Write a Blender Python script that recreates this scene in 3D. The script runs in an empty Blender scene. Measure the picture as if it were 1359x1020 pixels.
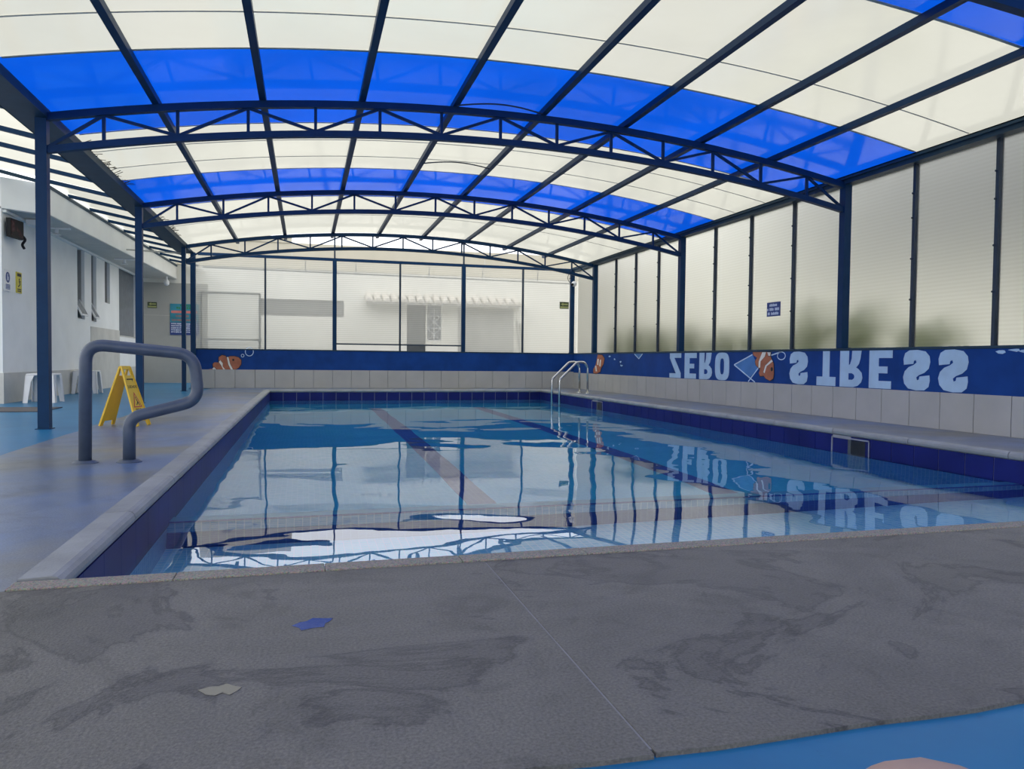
import bpy, bmesh, math, random
from mathutils import Vector, Matrix
random.seed(7)
SC = bpy.context.scene
COL = SC.collection
R = math.radians

# ------------------------------------------------------------------ camera
def make_camera():
    pitch, roll, yaw = R(1.85), R(0.6), R(15.5)
    f = Vector((math.sin(yaw) * math.cos(pitch), math.cos(yaw) * math.cos(pitch), -math.sin(pitch)))
    r = Vector((math.cos(yaw), -math.sin(yaw), 0))
    u = r.cross(f)
    r2 = r * math.cos(roll) + u * math.sin(roll)
    u2 = -r * math.sin(roll) + u * math.cos(roll)
    cd = bpy.data.cameras.new('camera')
    cd.sensor_fit = 'HORIZONTAL'
    cd.sensor_width = 36.0
    cd.lens = 990.0 / 1359.0 * 36.0
    cd.clip_start = 0.02
    cam = bpy.data.objects.new('camera', cd)
    COL.objects.link(cam)
    cam.matrix_world = Matrix(((r2.x, u2.x, -f.x, 0), (r2.y, u2.y, -f.y, 0), (r2.z, u2.z, -f.z, 0.75), (0, 0, 0, 1)))
    SC.camera = cam
make_camera()

# ------------------------------------------------------------------ world, exposure
def make_world():
    w = bpy.data.worlds.new('overcast_sky')
    SC.world = w
    w.use_nodes = True
    nt = w.node_tree
    bg = nt.nodes['Background']
    bg.inputs['Color'].default_value = (0.95, 0.97, 1.0, 1)
    bg.inputs['Strength'].default_value = 2.1
make_world()
SC.view_settings.view_transform = 'Standard'
SC.view_settings.look = 'None'
SC.view_settings.gamma = 1.0
SC.view_settings.use_curve_mapping = False
SC.view_settings.exposure = 0.0
SC.cycles.sample_clamp_indirect = 3.0

# ------------------------------------------------------------------ materials
MATS = {}
def new_mat(name):
    m = bpy.data.materials.new(name)
    m.use_nodes = True
    nt = m.node_tree
    for n in list(nt.nodes):
        if n.type != 'OUTPUT_MATERIAL':
            nt.nodes.remove(n)
    MATS[name] = m
    return m, nt, nt.nodes['Material Output']

def nd(nt, t, **kw):
    n = nt.nodes.new(t)
    for k, v in kw.items():
        if k.startswith('_'):
            setattr(n, k[1:], v)
        else:
            n.inputs[k.replace('__', ' ')].default_value = v
    return n

def coords(nt, scale=(1, 1, 1)):
    # world-like coordinates: position
    g = nt.nodes.new('ShaderNodeNewGeometry')
    mp = nt.nodes.new('ShaderNodeMapping')
    mp.inputs['Scale'].default_value = scale
    nt.links.new(g.outputs['Position'], mp.inputs['Vector'])
    return mp.outputs['Vector']

def noise(nt, vec, scale, detail=4, rough=0.55, dist=0.0):
    n = nt.nodes.new('ShaderNodeTexNoise')
    n.inputs['Scale'].default_value = scale
    n.inputs['Detail'].default_value = detail
    n.inputs['Roughness'].default_value = rough
    n.inputs['Distortion'].default_value = dist
    nt.links.new(vec, n.inputs['Vector'])
    return n.outputs['Fac']

def ramp(nt, fac, stops):
    n = nt.nodes.new('ShaderNodeValToRGB')
    els = n.color_ramp.elements
    while len(els) < len(stops):
        els.new(0.5)
    for e, (p, c) in zip(els, stops):
        e.position = p
        e.color = tuple(c) + (1,) if len(c) == 3 else c
    nt.links.new(fac, n.inputs['Fac'])
    return n.outputs['Color']

def mixc(nt, fac, a, b, mode='MIX'):
    n = nt.nodes.new('ShaderNodeMix')
    n.data_type = 'RGBA'
    n.blend_type = mode
    for s, v in ((0, fac), (6, a), (7, b)):
        if hasattr(v, 'is_linked') or isinstance(v, bpy.types.NodeSocket):
            nt.links.new(v, n.inputs[s])
        else:
            n.inputs[s].default_value = v if s == 0 else tuple(v) + (1,)
    return n.outputs[2]

def math_n(nt, op, a, b=None):
    n = nt.nodes.new('ShaderNodeMath')
    n.operation = op
    for i, v in enumerate((a, b)):
        if v is None:
            continue
        if isinstance(v, bpy.types.NodeSocket):
            nt.links.new(v, n.inputs[i])
        else:
            n.inputs[i].default_value = v
    return n.outputs[0]

def principled(name, color, rough=0.6, metal=0.0, var=0.12, nscale=6.0, bump=0.0, bscale=40.0, spec=0.5):
    m, nt, out = new_mat(name)
    p = nd(nt, 'ShaderNodeBsdfPrincipled', Roughness=rough, Metallic=metal)
    p.inputs['Specular IOR Level'].default_value = spec
    v = coords(nt)
    f = noise(nt, v, nscale, 5)
    c1 = tuple(max(0, c * (1 - var)) for c in color)
    c2 = tuple(min(1, c * (1 + var)) for c in color)
    nt.links.new(ramp(nt, f, [(0.3, c1), (0.7, c2)]), p.inputs['Base Color'])
    if bump:
        b = nd(nt, 'ShaderNodeBump', Strength=1.0, Distance=bump)
        nt.links.new(noise(nt, v, bscale, 3), b.inputs['Height'])
        nt.links.new(b.outputs['Normal'], p.inputs['Normal'])
    nt.links.new(p.outputs[0], out.inputs['Surface'])
    return m

M_steel = principled('blue_painted_steel', (0.004, 0.034, 0.095), 0.45, 0.0, 0.10, spec=0.18)
M_steel_dark = principled('dark_blue_gutter_steel', (0.022, 0.052, 0.085), 0.5, 0.0, 0.15, spec=0.2)
M_mull = principled('dark_mullion_paint', (0.018, 0.035, 0.06), 0.5)
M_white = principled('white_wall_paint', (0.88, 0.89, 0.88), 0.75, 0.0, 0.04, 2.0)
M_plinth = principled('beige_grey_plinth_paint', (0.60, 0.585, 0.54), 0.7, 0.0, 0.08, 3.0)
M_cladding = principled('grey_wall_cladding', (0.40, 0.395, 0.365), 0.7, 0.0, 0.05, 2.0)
M_filler = principled('grey_joint_filler', (0.30, 0.30, 0.29), 0.8)
M_topslab = principled('teal_rendered_ledge', (0.10, 0.40, 0.56), 0.5)
M_cream = principled('cream_render', (0.57, 0.525, 0.415), 0.8, 0.0, 0.05, 1.2)
M_facade = principled('off_white_render', (0.80, 0.78, 0.715), 0.8, 0.0, 0.04, 1.0)
M_walltile = principled('pale_wall_tile', (0.43, 0.425, 0.40), 0.5, 0.0, 0.07, 2.0)
M_grout = principled('pale_grout', (0.30, 0.31, 0.34), 0.8)
M_band = principled('blue_mural_paint', (0.007, 0.052, 0.240), 0.55, 0.0, 0.18, 2.5, spec=0.15)
M_letter = principled('pale_blue_letter_paint', (0.42, 0.60, 0.78), 0.55, 0.0, 0.08, 5.0)
M_midblue = principled('mid_blue_mural_paint', (0.055, 0.20, 0.50), 0.55)
M_line = principled('white_blue_mural_line', (0.55, 0.70, 0.85), 0.6)
M_fishorange = principled('orange_mural_paint', (0.40, 0.13, 0.065), 0.6, 0.0, 0.2, 9.0)
M_fishwhite = principled('white_mural_paint', (0.80, 0.76, 0.68), 0.6)
M_black = principled('black_mural_paint', (0.01, 0.01, 0.012), 0.6)
M_tile = principled('navy_glazed_tile', (0.009, 0.016, 0.13), 0.45, 0.0, 0.25, 1.7, spec=0.12)
M_coping = principled('smooth_grey_coping', (0.27, 0.285, 0.29), 0.5, 0.0, 0.18, 4.0, 0.002, 60)
M_plastic = principled('white_plastic', (0.80, 0.80, 0.80), 0.35, 0.0, 0.03)
M_yellow = principled('yellow_plastic', (0.80, 0.50, 0.02), 0.4, 0.0, 0.06)
M_rail = principled('painted_grey_tube', (0.062, 0.085, 0.130), 0.38, 0.0, 0.12, 12.0)
M_chrome = principled('stainless_steel', (0.62, 0.62, 0.60), 0.22, 1.0, 0.05)
M_darkglass = principled('dark_window_glass', (0.19, 0.21, 0.24), 0.25, 0.0, 0.1)
M_darkin = principled('dark_opening', (0.07, 0.08, 0.09), 0.6)
M_metalgrey = principled('grey_aluminium', (0.42, 0.42, 0.40), 0.45, 0.3, 0.08)
M_clay = principled('weathered_roof_tile', (0.62, 0.58, 0.52), 0.8, 0.0, 0.2, 6.0)
M_mat = principled('brown_grey_mat', (0.10, 0.095, 0.10), 0.8)
M_plastblack = principled('black_plastic', (0.010, 0.011, 0.014), 0.5, spec=0.2)
M_ground = principled('courtyard_ground', (0.42, 0.41, 0.38), 0.85, 0.0, 0.15, 0.8)
M_leaf = principled('shrub_leaf', (0.30, 0.36, 0.09), 0.6, 0.0, 0.35, 5.0)
M_stem = principled('shrub_stem', (0.12, 0.09, 0.05), 0.8)
M_twig = principled('dry_twig', (0.07, 0.055, 0.04), 0.9)
M_skin = principled('skin', (0.50, 0.335, 0.255), 0.5, 0.0, 0.05, 14.0)
M_signyellow = principled('sign_yellow', (0.62, 0.53, 0.05), 0.5)
M_signgreen = principled('sign_dark_green', (0.05, 0.07, 0.03), 0.5)
M_signpale = principled('sign_pale_green', (0.40, 0.42, 0.16), 0.5)
M_signblue = principled('sign_blue', (0.02, 0.05, 0.22), 0.5)
M_signtext = principled('sign_text_pale', (0.62, 0.68, 0.80), 0.5)
M_teal = principled('poster_teal', (0.03, 0.24, 0.33), 0.5, 0.0, 0.3, 3.0)
M_pink = principled('poster_pink', (0.70, 0.22, 0.20), 0.5)
M_brown = principled('poster_brown', (0.30, 0.17, 0.15), 0.5)
M_green = principled('poster_green', (0.03, 0.25, 0.10), 0.5)
M_red = principled('sign_red', (0.5, 0.04, 0.03), 0.5)
M_wire = principled('dark_wire', (0.02, 0.03, 0.05), 0.5)
M_neighbour = principled('neighbour_pale_render', (0.93, 0.91, 0.81), 0.85, 0.0, 0.06, 1.0)
M_storeyshade = principled('upper_storey_shade_grey', (0.20, 0.205, 0.205), 0.85, 0.0, 0.12, 0.7)  # eave shade on the neighbour's upper wall, put into the colour
M_column = principled('neighbour_dark_column', (0.16, 0.14, 0.16), 0.8)
M_strip = principled('pale_joint_strip', (0.45, 0.45, 0.42), 0.6)

def mat_concrete(name, r0, r1, k, spec, wear=0.0, rimf=0.75, bump=0.003):
    m, nt, out = new_mat(name)
    v = coords(nt)
    p = nd(nt, 'ShaderNodeBsdfPrincipled')
    p.inputs['Specular IOR Level'].default_value = spec
    big = noise(nt, v, 0.9, 6, 0.6, 0.8)
    mid = noise(nt, v, 3.5, 6, 0.65, 1.2)
    fine = noise(nt, v, 130.0, 2, 0.6)
    base = ramp(nt, big, [(0.30, (0.146 * k, 0.143 * k, 0.124 * k)), (0.70, (0.228 * k, 0.220 * k, 0.188 * k))])
    # damp patches with a darker rim
    wet = noise(nt, v, 1.25, 7, 0.6, 1.6)
    rim = ramp(nt, wet, [(0.50, (1, 1, 1)), (0.535, (0.92, 0.92, 0.94)), (0.555, (0.52, 0.52, 0.54)), (0.575, (0.76, 0.76, 0.78)), (0.80, (0.62, 0.62, 0.64))])
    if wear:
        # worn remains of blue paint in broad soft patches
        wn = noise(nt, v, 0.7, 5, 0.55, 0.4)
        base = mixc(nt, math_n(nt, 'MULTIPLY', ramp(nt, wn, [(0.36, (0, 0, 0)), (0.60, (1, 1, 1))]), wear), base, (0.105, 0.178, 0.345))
    c = mixc(nt, rimf, base, rim, 'MULTIPLY')
    spots = ramp(nt, mid, [(0.33, (0.68, 0.68, 0.68)), (0.45, (1, 1, 1))])
    c = mixc(nt, 0.7, c, spots, 'MULTIPLY')
    sand = ramp(nt, fine, [(0.3, (0.66, 0.66, 0.66)), (0.7, (1.36, 1.35, 1.33))])
    c = mixc(nt, 0.8, c, sand, 'MULTIPLY')
    nt.links.new(c, p.inputs['Base Color'])
    rough = ramp(nt, wet, [(0.42, (r0,) * 3), (0.60, (r1,) * 3)])
    nt.links.new(rough, p.inputs['Roughness'])
    b = nd(nt, 'ShaderNodeBump', Strength=0.6, Distance=bump)
    nt.links.new(math_n(nt, 'ADD', fine, math_n(nt, 'MULTIPLY', mid, 1.5)), b.inputs['Height'])
    nt.links.new(b.outputs['Normal'], p.inputs['Normal'])
    nt.links.new(p.outputs[0], out.inputs['Surface'])
    return m
M_conc = mat_concrete('stained_concrete', 0.62, 0.42, 0.86, 0.35, 0.0, 1.0)
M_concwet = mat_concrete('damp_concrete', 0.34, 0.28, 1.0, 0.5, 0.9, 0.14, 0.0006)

def mat_bluefloor():
    m, nt, out = new_mat('blue_painted_floor')
    v = coords(nt)
    p = nd(nt, 'ShaderNodeBsdfPrincipled', Roughness=0.34)
    p.inputs['Specular IOR Level'].default_value = 0.3
    n1 = noise(nt, v, 1.4, 6, 0.6, 0.6)
    c = ramp(nt, n1, [(0.3, (0.010, 0.140, 0.310)), (0.7, (0.018, 0.190, 0.380))])
    n2 = noise(nt, v, 9.0, 6, 0.7)
    c = mixc(nt, 0.6, c, ramp(nt, n2, [(0.30, (0.60, 0.60, 0.62)), (0.38, (1, 1, 1)), (0.72, (1, 1, 1)), (0.80, (1.4, 1.3, 1.2))]), 'MULTIPLY')
    nt.links.new(c, p.inputs['Base Color'])
    nt.links.new(p.outputs[0], out.inputs['Surface'])
    return m
M_bluefloor = mat_bluefloor()

def mat_granular():
    m, nt, out = new_mat('exposed_aggregate_coping')
    v = coords(nt)
    p = nd(nt, 'ShaderNodeBsdfPrincipled', Roughness=0.75)
    vo = nt.nodes.new('ShaderNodeTexVoronoi')
    vo.inputs['Scale'].default_value = 230
    nt.links.new(v, vo.inputs['Vector'])
    c = mixc(nt, 0.55, (0.25, 0.215, 0.14), vo.outputs['Color'], 'OVERLAY')
    hs = nd(nt, 'ShaderNodeHueSaturation', Saturation=0.55, Value=1.0)
    nt.links.new(c, hs.inputs['Color'])
    nt.links.new(hs.outputs[0], p.inputs['Base Color'])
    b = nd(nt, 'ShaderNodeBump', Strength=0.7, Distance=0.003)
    nt.links.new(vo.outputs['Distance'], b.inputs['Height'])
    nt.links.new(b.outputs['Normal'], p.inputs['Normal'])
    nt.links.new(p.outputs[0], out.inputs['Surface'])
    return m
M_gran = mat_granular()

def mat_mosaic(name, ca, cb, grout, size=0.05):
    m, nt, out = new_mat(name)
    g = nt.nodes.new('ShaderNodeNewGeometry')
    sp = nt.nodes.new('ShaderNodeSeparateXYZ')
    nt.links.new(g.outputs['Position'], sp.inputs[0])
    # joints on every axis (the axis across the surface is shifted half a tile)
    js = []
    cells = []
    for ax in 'XYZ':
        s = math_n(nt, 'DIVIDE', sp.outputs[ax], size)
        s = math_n(nt, 'ADD', s, 100.37)
        fr = math_n(nt, 'FRACT', s)
        nrm = nt.nodes.new('ShaderNodeSeparateXYZ')
        nt.links.new(g.outputs['True Normal'], nrm.inputs[0])
        flat = math_n(nt, 'LESS_THAN', math_n(nt, 'ABSOLUTE', nrm.outputs[ax]), 0.5)
        js.append(math_n(nt, 'MULTIPLY', math_n(nt, 'LESS_THAN', fr, 0.14), flat))
        cells.append(math_n(nt, 'FLOOR', s))
    j = math_n(nt, 'MAXIMUM', math_n(nt, 'MAXIMUM', js[0], js[1]), js[2])
    cv = nt.nodes.new('ShaderNodeCombineXYZ')
    for i in range(3):
        nt.links.new(cells[i], cv.inputs[i])
    wn = nt.nodes.new('ShaderNodeTexWhiteNoise')
    nt.links.new(cv.outputs[0], wn.inputs['Vector'])
    c = ramp(nt, wn.outputs['Value'], [(0.0, ca), (1.0, cb)])
    c = mixc(nt, j, c, grout)
    p = nd(nt, 'ShaderNodeBsdfPrincipled', Roughness=0.35)
    nt.links.new(c, p.inputs['Base Color'])
    nt.links.new(p.outputs[0], out.inputs['Surface'])
    return m
M_mosaic = mat_mosaic('light_blue_mosaic', (0.34, 0.72, 0.88), (0.50, 0.84, 0.93), (0.72, 0.90, 0.95))
M_mosaic_wall = mat_mosaic('mid_blue_mosaic', (0.16, 0.42, 0.66), (0.30, 0.56, 0.76), (0.55, 0.72, 0.82))
M_mosaic_deep = mat_mosaic('teal_blue_mosaic', (0.035, 0.50, 0.74), (0.06, 0.56, 0.79), (0.08, 0.58, 0.80))
M_mosaic_navy = mat_mosaic('navy_mosaic', (0.018, 0.035, 0.27), (0.03, 0.055, 0.34), (0.07, 0.11, 0.36))

def mat_water():
    m, nt, out = new_mat('pool_water')
    v = coords(nt)
    rf = nd(nt, 'ShaderNodeBsdfRefraction', Roughness=0.0, IOR=1.333)
    rf.inputs['Color'].default_value = (0.84, 0.965, 1.0, 1)
    gs = nd(nt, 'ShaderNodeBsdfGlossy', Roughness=0.0)
    gs.inputs['Color'].default_value = (0.97, 0.99, 1.0, 1)
    fr = nd(nt, 'ShaderNodeFresnel', IOR=1.40)
    gl = nd(nt, 'ShaderNodeMixShader')
    nt.links.new(fr.outputs[0], gl.inputs['Fac'])
    nt.links.new(rf.outputs[0], gl.inputs[1])
    nt.links.new(gs.outputs[0], gl.inputs[2])
    n1 = noise(nt, v, 0.55, 2, 0.4, 0.3)
    n2 = noise(nt, v, 2.6, 2, 0.4)
    h = math_n(nt, 'ADD', math_n(nt, 'MULTIPLY', n1, 0.026), math_n(nt, 'MULTIPLY', n2, 0.0009))
    b = nd(nt, 'ShaderNodeBump', Strength=1.0, Distance=1.0)
    nt.links.new(h, b.inputs['Height'])
    for q in (rf, gs, fr):
        nt.links.new(b.outputs['Normal'], q.inputs['Normal'])
    nt.links.new(gl.outputs[0], out.inputs['Surface'])
    return m
M_water = mat_water()

def mat_puddle():
    m, nt, out = new_mat('puddle_water')
    p = nd(nt, 'ShaderNodeBsdfPrincipled', Roughness=0.03)
    p.inputs['Base Color'].default_value = (0.10, 0.10, 0.10, 1)
    p.inputs['IOR'].default_value = 1.6
    p.inputs['Specular IOR Level'].default_value = 0.9
    nt.links.new(p.outputs[0], out.inputs['Surface'])
    return m
M_puddle = mat_puddle()

def mat_sheet(name, col, stain, gloss=0.06, clear=0.0, clear_col=(1, 1, 1)):
    m, nt, out = new_mat(name)
    v = coords(nt)
    tr = nd(nt, 'ShaderNodeBsdfTranslucent')
    f = noise(nt, v, 0.7, 6, 0.6, 0.5)
    nt.links.new(ramp(nt, f, [(0.3, tuple(c * (1 - stain) for c in col)), (0.62, col)]), tr.inputs['Color'])
    sh = tr.outputs[0]
    if clear:
        tp = nd(nt, 'ShaderNodeBsdfTransparent')
        tp.inputs['Color'].default_value = tuple(clear_col) + (1,)
        mx = nd(nt, 'ShaderNodeMixShader', Fac=clear)
        nt.links.new(sh, mx.inputs[1])
        nt.links.new(tp.outputs[0], mx.inputs[2])
        sh = mx.outputs[0]
    go = nd(nt, 'ShaderNodeBsdfGlossy', Roughness=0.12)
    fr = nd(nt, 'ShaderNodeFresnel', IOR=1.3)
    mx = nd(nt, 'ShaderNodeMixShader')
    nt.links.new(math_n(nt, 'MULTIPLY', fr.outputs[0], gloss), mx.inputs['Fac'])
    nt.links.new(sh, mx.inputs[1])
    nt.links.new(go.outputs[0], mx.inputs[2])
    nt.links.new(mx.outputs[0], out.inputs['Surface'])
    return m
M_sheetwhite = mat_sheet('white_roof_polycarbonate', (0.545, 0.530, 0.452), 0.06, 0.30)
M_sheetblue = mat_sheet('blue_roof_polycarbonate', (0.0015, 0.072, 0.52), 0.18, 0.22)

def mat_pane(name, clear, col, clear_col, stripe, stripe_amp, frosted=0.0):
    # ribbed translucent sheet: horizontal ribs alternate clearer and milkier
    m, nt, out = new_mat(name)
    v = coords(nt)
    g = nt.nodes.new('ShaderNodeNewGeometry')
    sp = nt.nodes.new('ShaderNodeSeparateXYZ')
    nt.links.new(g.outputs['Position'], sp.inputs[0])
    s = math_n(nt, 'SINE', math_n(nt, 'MULTIPLY', sp.outputs['Z'], 2 * math.pi / stripe))
    tr = nd(nt, 'ShaderNodeBsdfTranslucent')
    f = noise(nt, v, 0.8, 5, 0.6, 0.4)
    nt.links.new(ramp(nt, f, [(0.3, tuple(c * 0.93 for c in col)), (0.7, col)]), tr.inputs['Color'])
    df = nd(nt, 'ShaderNodeBsdfDiffuse')
    df.inputs['Color'].default_value = tuple(c * 0.6 for c in col) + (1,)
    m0 = nd(nt, 'ShaderNodeMixShader', Fac=0.25)
    nt.links.new(tr.outputs[0], m0.inputs[1])
    nt.links.new(df.outputs[0], m0.inputs[2])
    if frosted:
        tp = nd(nt, 'ShaderNodeBsdfRefraction', Roughness=frosted, IOR=1.3)
    else:
        tp = nd(nt, 'ShaderNodeBsdfTransparent')
    tp.inputs['Color'].default_value = tuple(clear_col) + (1,)
    mx = nd(nt, 'ShaderNodeMixShader')
    nt.links.new(math_n(nt, 'ADD', math_n(nt, 'MULTIPLY', s, stripe_amp), clear), mx.inputs['Fac'])
    nt.links.new(m0.outputs[0], mx.inputs[1])
    nt.links.new(tp.outputs[0], mx.inputs[2])
    nt.links.new(mx.outputs[0], out.inputs['Surface'])
    return m
def mat_outer_skin():
    m, nt, out = new_mat('polycarbonate_outer_skin')
    rf = nd(nt, 'ShaderNodeBsdfRefraction', Roughness=0.55, IOR=1.3)
    rf.inputs['Color'].default_value = (0.97, 0.97, 0.95, 1)
    nt.links.new(rf.outputs[0], out.inputs['Surface'])
    return m
M_outerskin = mat_outer_skin()
M_panefar = mat_pane('ribbed_clear_polycarbonate', 0.60, (0.86, 0.85, 0.79), (0.95, 0.95, 0.92), 0.050, 0.035)
M_paneright = mat_pane('ribbed_milky_polycarbonate', 0.86, (0.84, 0.83, 0.76), (0.95, 0.95, 0.92), 0.046, 0.10, 0.50)

def mat_screen():
    m, nt, out = new_mat('monitor_picture')
    v = coords(nt)
    f = noise(nt, v, 7.0, 3, 0.5, 0.6)
    c = ramp(nt, f, [(0.50, (0.008, 0.007, 0.010)), (0.60, (0.05, 0.012, 0.016)), (0.70, (0.11, 0.06, 0.075))])
    p = nd(nt, 'ShaderNodeBsdfPrincipled', Roughness=0.5)
    p.inputs['Specular IOR Level'].default_value = 0.2
    nt.links.new(c, p.inputs['Base Color'])
    nt.links.new(p.outputs[0], out.inputs['Surface'])
    return m
M_screen = mat_screen()

# ------------------------------------------------------------------ object helpers
def wloc(o):
    v = Vector((0, 0, 0))
    while o is not None:
        v += o.location
        o = o.parent
    return v

def tag(o, label=None, cat=None, group=None, kind=None):
    if label: o['label'] = label
    if cat: o['category'] = cat
    if group: o['group'] = group
    if kind: o['kind'] = kind
    return o

def thing(name, label, cat, loc=(0, 0, 0), group=None, kind=None):
    o = bpy.data.objects.new(name, None)
    o.empty_display_size = 0.1
    COL.objects.link(o)
    o.location = loc
    return tag(o, label, cat, group, kind)

class MB:
    """collects primitive shapes (world coordinates) into one mesh"""
    def __init__(self):
        self.bm = bmesh.new()
    def box(self, a, b, bevel=0.0):
        x0, x1 = sorted((a[0], b[0])); y0, y1 = sorted((a[1], b[1])); z0, z1 = sorted((a[2], b[2]))
        r = bmesh.ops.create_cube(self.bm, size=1.0, matrix=Matrix.Translation(((x0 + x1) / 2, (y0 + y1) / 2, (z0 + z1) / 2)) @ Matrix.Diagonal((x1 - x0, y1 - y0, z1 - z0, 1)))
        if bevel:
            es = set()
            for v in r['verts']:
                es.update(v.link_edges)
            bmesh.ops.bevel(self.bm, geom=list(es), offset=bevel, segments=2, affect='EDGES', profile=0.5)
        return self
    def bar(self, p, q, w, h=None, up=(0, 0, 1)):
        h = h or w
        p, q = Vector(p), Vector(q)
        d = (q - p).normalized()
        s = d.cross(Vector(up))
        if s.length < 1e-4:
            s = Vector((1, 0, 0))
        s.normalize()
        u = s.cross(d)
        vs = []
        for c in (p, q):
            for a, b in ((-1, -1), (1, -1), (1, 1), (-1, 1)):
                vs.append(self.bm.verts.new(c + s * a * w / 2 + u * b * h / 2))
        for f in ((3, 2, 1, 0), (4, 5, 6, 7), (0, 1, 5, 4), (1, 2, 6, 5), (2, 3, 7, 6), (3, 0, 4, 7)):
            self.bm.faces.new([vs[i] for i in f])
        return self
    def path(self, pts, w, h):
        """rectangular section swept along a path in the XZ plane (flat in Y); w along Y, h across"""
        n = len(pts)
        rings = []
        for i, p in enumerate(pts):
            p = Vector(p)
            d = (Vector(pts[min(i + 1, n - 1)]) - Vector(pts[max(i - 1, 0)])).normalized()
            s = Vector((0, 1, 0))
            u = s.cross(d).normalized()
            if u.z < 0: u = -u
            rings.append([self.bm.verts.new(p + s * a * w / 2 + u * b * h / 2) for a, b in ((-1, -1), (1, -1), (1, 1), (-1, 1))])
        for a, b in zip(rings, rings[1:]):
            for k in range(4):
                self.bm.faces.new((a[k], a[(k + 1) % 4], b[(k + 1) % 4], b[k]))
        self.bm.faces.new(rings[0][::-1]); self.bm.faces.new(rings[-1])
        return self
    def tube(self, pts, r, seg=12, cap=True):
        pts = [Vector(p) for p in pts]
        n = len(pts)
        rings = []
        prev = None
        for i, p in enumerate(pts):
            d = (pts[min(i + 1, n - 1)] - pts[max(i - 1, 0)]).normalized()
            if prev is None:
                s = d.orthogonal().normalized()
            else:
                s = (prev - d * prev.dot(d)).normalized()
            prev = s
            u = d.cross(s)
            rr = r[i] if isinstance(r, (list, tuple)) else r
            rings.append([self.bm.verts.new(p + (s * math.cos(2 * math.pi * k / seg) + u * math.sin(2 * math.pi * k / seg)) * rr) for k in range(seg)])
        for a, b in zip(rings, rings[1:]):
            for k in range(seg):
                self.bm.faces.new((a[k], a[(k + 1) % seg], b[(k + 1) % seg], b[k]))
        if cap:
            self.bm.faces.new(rings[0][::-1]); self.bm.faces.new(rings[-1])
        return self
    def prism(self, poly, d):
        """poly: list of 3D points (planar); extruded by vector d"""
        d = Vector(d)
        a = [self.bm.verts.new(Vector(p)) for p in poly]
        b = [self.bm.verts.new(Vector(p) + d) for p in poly]
        n = len(poly)
        self.bm.faces.new(a[::-1]); self.bm.faces.new(b)
        for k in range(n):
            self.bm.faces.new((a[k], a[(k + 1) % n], b[(k + 1) % n], b[k]))
        return self
    def face(self, poly):
        self.bm.faces.new([self.bm.verts.new(Vector(p)) for p in poly])
        return self
    def build(self, name, mat, parent=None, smooth=False, loc=None):
        bm = self.bm
        bmesh.ops.recalc_face_normals(bm, faces=bm.faces)
        base = wloc(parent) if parent is not None else Vector((0, 0, 0))
        own = Vector(loc) if loc is not None else base
        bmesh.ops.translate(bm, verts=bm.verts, vec=-own)
        me = bpy.data.meshes.new(name)
        bm.to_mesh(me); bm.free()
        if smooth:
            for p in me.polygons: p.use_smooth = True
        me.materials.append(mat)
        o = bpy.data.objects.new(name, me)
        COL.objects.link(o)
        if parent is not None:
            o.parent = parent
        o.location = own - base
        return o

def rep(src, name, loc, parent):
    """another piece sharing src's mesh, its origin at world loc"""
    o = bpy.data.objects.new(name, src.data)
    COL.objects.link(o)
    o.parent = parent
    o.location = Vector(loc) - wloc(parent)
    return o

def copy_tree(root, loc, label=None):
    r = root.copy(); COL.objects.link(r); r.location = loc
    if label: r['label'] = label
    for ch in list(root.children):
        c = ch.copy(); COL.objects.link(c); c.parent = r
        for g in list(ch.children):
            d = g.copy(); COL.objects.link(d); d.parent = c
    return r

# ------------------------------------------------------------------ layout constants (metres)
XL, XR = -2.60, 7.15            # canopy eaves, left and right
ZE, RISE = 3.20, 0.50
CX = (XL + XR) / 2
RAD = ((XR - XL) ** 2 / 4 + RISE ** 2) / (2 * RISE)
CZ = ZE + RISE - RAD
def arc_z(x, off=0.0):
    return CZ + math.sqrt((RAD + off) ** 2 - (x - CX) ** 2)
TR = [4.12, 8.73, 13.35, 17.95]
PX0, PX1, PY0, PY1 = -0.80, 5.85, 2.79, 18.30      # pool water area
ZW = -0.25
YF = 19.40                        # inner face of the far wall
ZWALL, ZTILE = 0.965, 0.43

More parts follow.
